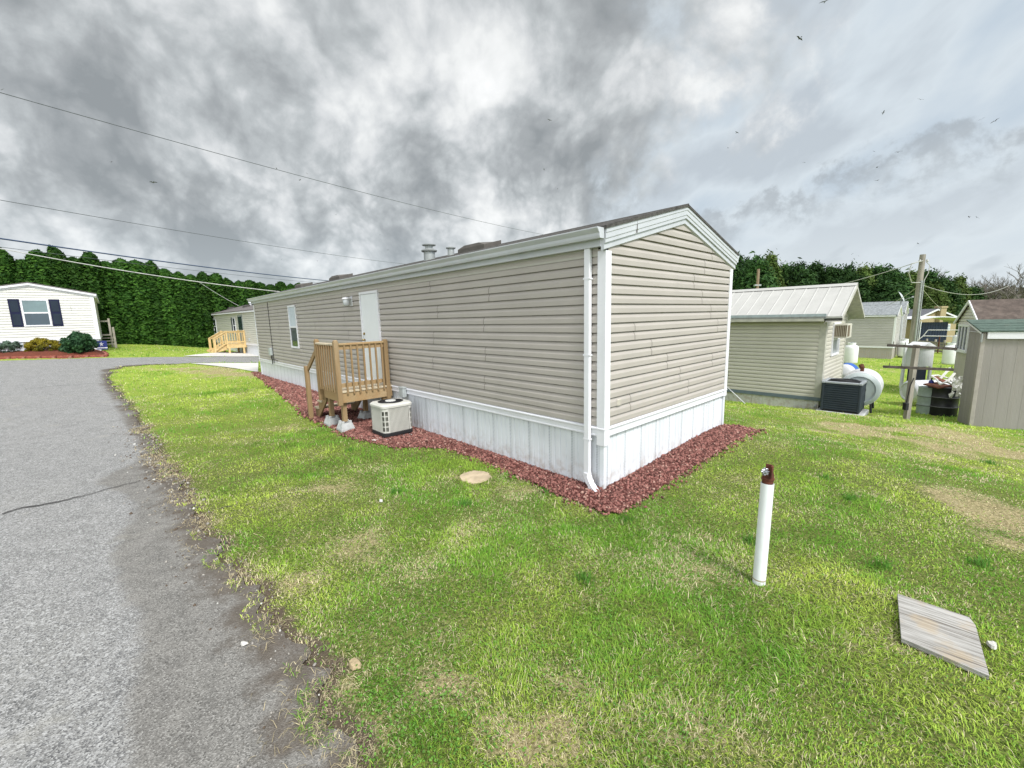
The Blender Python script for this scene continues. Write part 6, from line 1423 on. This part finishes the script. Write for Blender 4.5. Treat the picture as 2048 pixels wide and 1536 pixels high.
def carport():
    p = at(1838, 672, 42); g = float(terr(p[0], p[1])); t = thing('carport', 'white arched carport with navy side panel in front of the tan house', 'carport', (p[0], p[1], 0), -.35)
    Wc = 4.1; mb = MB(); n = 14; prof = [(Wc * k / n, .62 + .52 * math.sin(math.pi * (.12 + .88 * k / n)) ** .8 * (1 - .25 * k / n)) for k in range(n + 1)]
    for dz, in ((0,),):
        vs = [(x, y, z + d) for y in (0, 5) for d in (0, .09) for x, z in prof]; m_ = n + 1
        fs = [(i, i + 1, i + 1 + m_, i + m_) for i in range(n)] + [(2 * m_ + i, 2 * m_ + i + 1, 3 * m_ + i + 1, 3 * m_ + i) for i in range(n)] + [(i + m_, i + 1 + m_, i + 1 + 3 * m_, i + 3 * m_) for i in range(n)] + [(i, i + 1, i + 1 + 2 * m_, i + 2 * m_) for i in range(n)]
        mb.add(vs, fs)
    mb.box((Wc - .05, 0, prof[-1][1] - .25), (Wc + .05, 5, prof[-1][1] + .05)); mb.build('roof', WW, t)
    for x in (.06, Wc - .06):
        for y in (.06, 4.94): mb = MB(); mb.tube([(x, y, g - .2), (x, y, .72)], .04, 8); mb.build('post', WW, t)
    mb = MB(); mb.box((0.0, .5, g + .0), (2.35, .56, .62)); [mb.box((.02 + .2 * k, .48, g + .02), (.06 + .2 * k, .50, .60)) for k in range(12)]; mb.build('side_panel', mat('navy_panel', (.012, .022, .05), .5, .2, 3), t)
carport()
def back_fence():
    a, b = at(1834, 688, 38), at(1906, 690, 34); a[2] = float(terr(a[0], a[1])); b[2] = float(terr(b[0], b[1])); t = thing('fence', 'low grey board fence in front of the carport', 'fence', a, math.atan2(b[1] - a[1], b[0] - a[0])); L = np.hypot(*(b - a)[:2])
    mb = MB(); [mb.box((0, -.02, .1 + .22 * k), (L, .02, .28 + .22 * k)) for k in range(4)]; mb.build('boards', GREYW, t)
    for k in range(5): mb = MB(); mb.cbox((L * k / 4 - .06, .021, -.1), (L * k / 4 + .06, .14, 1.12), .01); mb.build('post', GREYW, t)
    a = at(1843, 672, 33); t = thing('railing', 'pale thin pipe railing above the grey board fence', 'railing', a, -.35); mb = MB(); mb.tube([(-.9, 0, -1.1), (.1, 0, .0), (2.4, 0, -.05)], .035, 6); mb.tube([(.35, 0, .45), (2.3, 0, .42)], .03, 6); mb.tube([(.1, 0, 0), (.35, 0, .45)], .03, 6); mb.build('pipe', mat('pale_pipe', (.5, .5, .47), .5), t); mb = MB(); mb.tube([(1.1, 0, -.02), (1.1, 0, -1.3)], .04, 6); mb.tube([(2.2, 0, -.05), (2.2, 0, -1.3)], .04, 6); mb.build('post', RUSTY, t)
back_fence()
def utility_pole():
    b, tp = at(1822, 704, 24), at(1845, 509, 24); g = float(terr(b[0], b[1])); t = thing('utility_pole', 'weathered wooden utility pole with conduits up its side beside the grey homes', 'utility pole', (b[0], b[1], 0)); h = tp[2]
    mb = MB(); mb.tube([(0, 0, g - .3), (0.02, 0, 1.5), (.02, 0, h)], [.17, .15, .125], 14); mb.build('pole', GREYW, t, smooth=True)
    for o, r in ((-.02, .045), (.10, .03)): mb = MB(); mb.tube([(o + .12, -.16, g + .2), (o + .08, -.165, g + .6), (o, -.17, g + .9), (o, -.155, h - 1.4)], r, 8); mb.build('conduit', GREYMETAL, t, smooth=True)
    mb = MB(); mb.tube([(.1, -.16, h - 1.4), (.25, -.2, h - 1.0), (.28, -.2, h - .6), (.1, -.15, h - .4)], .02, 6); mb.tube([(-.1, -.16, h - .35), (-.9, -.4, h - .5), (-1.0, -.4, h - 1.0), (-.7, -.3, h - 1.5), (-.1, -.17, h - 1.5)], .022, 6); [mb.lathe([(.04, h - .4), (.06, h - .35), (.04, h - .28), (0, h - .27)], 10, (s * .2, -.1, 0)) for s in (-1, 1)]; mb.build('cable_loop', WG, t)
    P = np.array([b[0], b[1], 0]); T_ = lambda z: P + [0, -.1, z]
    wire('service_cable', 'cable sagging from the utility pole top over the metal roofed home', T_(h - .3), at(1475, 600, 34), .02, WG, .45, cat='cable')
    wire('service_cable', 'cable from mid pole down to the roof of the nearer grey home', T_(h - 1.6), at(1773, 611, 32), .016, WG, .12, cat='cable')
    wire('service_cable', 'cable sagging right from the utility pole above the brown roof', T_(h - 1.6), at(1975, 586, 34), .016, WG, .30, cat='cable', ext1=.5)
    wire('service_cable', 'cable dropping from the utility pole to the tan house', T_(h - 1.7), at(1884, 619, 49), .018, WG, .1, cat='cable')
    q = at(1517, 538, 40); mb = MB(); mb.tube([(0, 0, -8), (0, 0, q[2])], [.16, .12], 10); t2 = thing('utility_pole', 'short brown pole top showing above the ridge of the metal roof', 'utility pole', (q[0], q[1], 0)); mb.build('pole', mat('brown_pole', (.26, .19, .13), .9, .15, 5), t2); mb = MB(); mb.cbox((-.3, -.12, q[2] - 1.5), (.3, .12, q[2] - 1.38), .02); mb.build('bracket', GREYMETAL, t2)
utility_pole()

# ---- trees along the back
PINE = leaf_mat('pine_leaf', (.014, .040, .014), (.050, .105, .026), (.026, .065, .014), .15); PINE2 = leaf_mat('yellow_pine_leaf', (.05, .085, .02), (.10, .14, .035), (.06, .11, .02), .15)
def evergreen(seed, h, r, m, name='evergreen_tree'):
    rng = np.random.default_rng(seed); t = bpy.data.objects.new(name, None); C.objects.link(t)
    n = 270; f = rng.random(n) ** .8; z = h * (.12 + .86 * f); rr_ = r * np.clip(1.15 - f ** 1.5, .12, 1) * rng.uniform(.45, 1.05, n); a = rng.uniform(0, 6.283, n); c = np.stack([rr_ * np.cos(a), rr_ * np.sin(a), z + rng.normal(0, .2, n)], 1)
    per = 36; q = rng.normal(0, 1, (n, per, 3)) * np.array([.25, .25, .36]) * (r / 2.4); P = (c[:, None] + q).reshape(-1, 3); N = np.column_stack([np.cos(np.repeat(a, per)), np.sin(np.repeat(a, per)), np.full(n * per, .8)])
    leaf_mesh('crown', leaf_quads(P, N, .17 * r / 2.4, 2.6, .7, rng), m, t)
    mb = MB(); mb.tube([(0, 0, -.3), (0, 0, h * .5), (0, 0, h * .96)], [.22, .14, .02], 7); [mb.tube([(0, 0, max(.5, q_[2] - .5)), tuple(q_)], [.05, .012], 4) for q_ in c[:40]]; mb.build('trunk', BARK, t); return t
def bare_tree(seed, h, spread=.55, m=None, depth=6, thin=1.0):
    rs = random.Random(seed); t = bpy.data.objects.new('bare_tree', None); C.objects.link(t); br = MB(); tr = MB()
    def grow(mb, p, d, L, r, k):
        q = p + d * L; mid = p + d * L * .5 + Vector((rs.uniform(-1, 1), rs.uniform(-1, 1), rs.uniform(-.3, .3))) * L * .06
        mb.tube([p, mid, q], [r, r * .85, r * .68], 6 if k > 3 else 4, caps=False)
        if k == 0: return
        for i in range(rs.choice([2, 3, 3]) if k > 1 else 3):
            a = rs.uniform(0, 6.283); s = rs.uniform(.25, .55) * (1 + spread); n = (d + Vector((math.cos(a) * s, math.sin(a) * s, rs.uniform(-.05, .35)))).normalized(); grow(br, q if i else p + d * L * rs.uniform(.6, 1), n, L * rs.uniform(.62, .84), r * .62, k - 1)
    grow(tr, Vector((0, 0, -.2)), Vector((rs.uniform(-.05, .05), 0, 1)), h * .26, h * .021 * thin, depth)
    tr.build('trunk', m or BARKG, t, fix=False); br.build('branches', m or BARKG, t, fix=False); return t
def back_trees():
    rs = random.Random(12); pr = [evergreen(21, 9.6, 2.5, PINE), evergreen(22, 9.0, 2.7, PINE), evergreen(23, 8.6, 2.4, PINE2)]; used = set()
    L = [(1470,522,58),(1496,526,60),(1540,524,60),(1572,528,63),(1600,536,60),(1632,535,62),(1662,540,60),(1696,545,61),(1728,542,60),(1758,545,62),(1790,548,60),(1822,550,62),(1856,555,62),(1888,562,60),(1918,566,64),(1945,572,66),(1515,538,55),(1612,546,56),(1712,552,56),(1775,556,57),(1868,568,58)]
    for k, (x, y, Y) in enumerate(L):
        P = at(x, y, Y); g = float(terr(P[0], P[1])); i = k % 3 if rs.random() < .8 else 0
        if i not in used: used.add(i); o = pr[i]
        else: o = dup(pr[i], (0, 0, 0))
        s = (P[2] + rs.uniform(-.5, .9) - g) / (9.6, 9.0, 8.6)[i]; o.location = (P[0], P[1], g); o.scale = (rs.uniform(.95, 1.25), rs.uniform(.95, 1.25), s); o.rotation_euler.z = rs.uniform(0, 6.28)
        tag(o, 'bushy dark evergreen in the tree belt behind the grey and cream homes' if i < 2 else 'yellowish green bushy evergreen in the tree belt behind the homes', 'tree', 'evergreen belt behind the homes')
    b = [bare_tree(31, 12), bare_tree(32, 10), bare_tree(33, 9)]
    P = at(2046, 505, 62); g = float(terr(P[0], P[1])); b[0].location = (P[0], P[1], g); b[0].scale = ((P[2] - g) / 11.0,) * 3; tag(b[0], 'leafless spreading tree rising over the brown roof, tallest of the bare ones', 'tree', 'bare trees beyond the homes')
    L = [(1486,517,70),(1520,522,72),(1555,528,74),(1628,536,72),(1680,540,75),(1765,530,76),(1852,537,75),(1872,540,78),(1880,552,80),(1958,560,85),(1985,556,82),(2005,552,80),(2022,560,90),(2060,548,85)]
    for k, (x, y, Y) in enumerate(L):
        P = at(x, y, Y); g = float(terr(P[0], P[1])); o = b[k % 2 + 1] if k < 2 else dup(b[1 + k % 2], (0, 0, 0)); s = (P[2] + .9 - g) / (9.2, 8.3)[(k % 2)]; o.location = (P[0], P[1], g); o.scale = (s * .9, s * .9, s); o.rotation_euler.z = rs.uniform(0, 6.28)
        tag(o, 'thin leafless tree among the bare twigs beyond the homes', 'tree', 'bare trees beyond the homes')
back_trees()
def far_woods():
    rng = np.random.default_rng(8); n = 5200; a = rng.uniform(math.radians(40), math.radians(62), n); r = rng.uniform(125, 165, n); x, y = r * np.sin(a), r * np.cos(a); z = terr(x, y) + rng.random(n) ** 1.4 * 8.5
    V = leaf_quads(np.column_stack([x, y, z]), rng.normal(0, 1, (n, 3)), 1.3, 2.2, 1, rng); o = leaf_mesh('woods', V, leaf_mat('winter_twigs', (.10, .085, .075), (.16, .14, .125), (.09, .10, .07), .1)); tag(o, 'grey brown leafless woods on the far skyline', 'woods', kind='stuff')
far_woods()
HO_OFF = [np.array([frame_pos(NO, TH, *q)[:2] for q in ((0, 0), (2.75, 0), (2.75, 9), (0, 9))]), np.array([frame_pos(LO, LT, *q)[:2] for q in ((0, 0), (0, 15), (-4, 15), (-4, 0))]), np.array([frame_pos(S0, SA, *q)[:2] for q in ((0, 0), (.9, 0), (.9, -3), (0, -3))]), np.array([frame_pos(NO, TH, *q)[:2] for q in ((-.2, -1.2), (1, -1.2), (1, -.1), (-.2, -.1))])]
EXTRA_OFF += HO_OFF
grass()
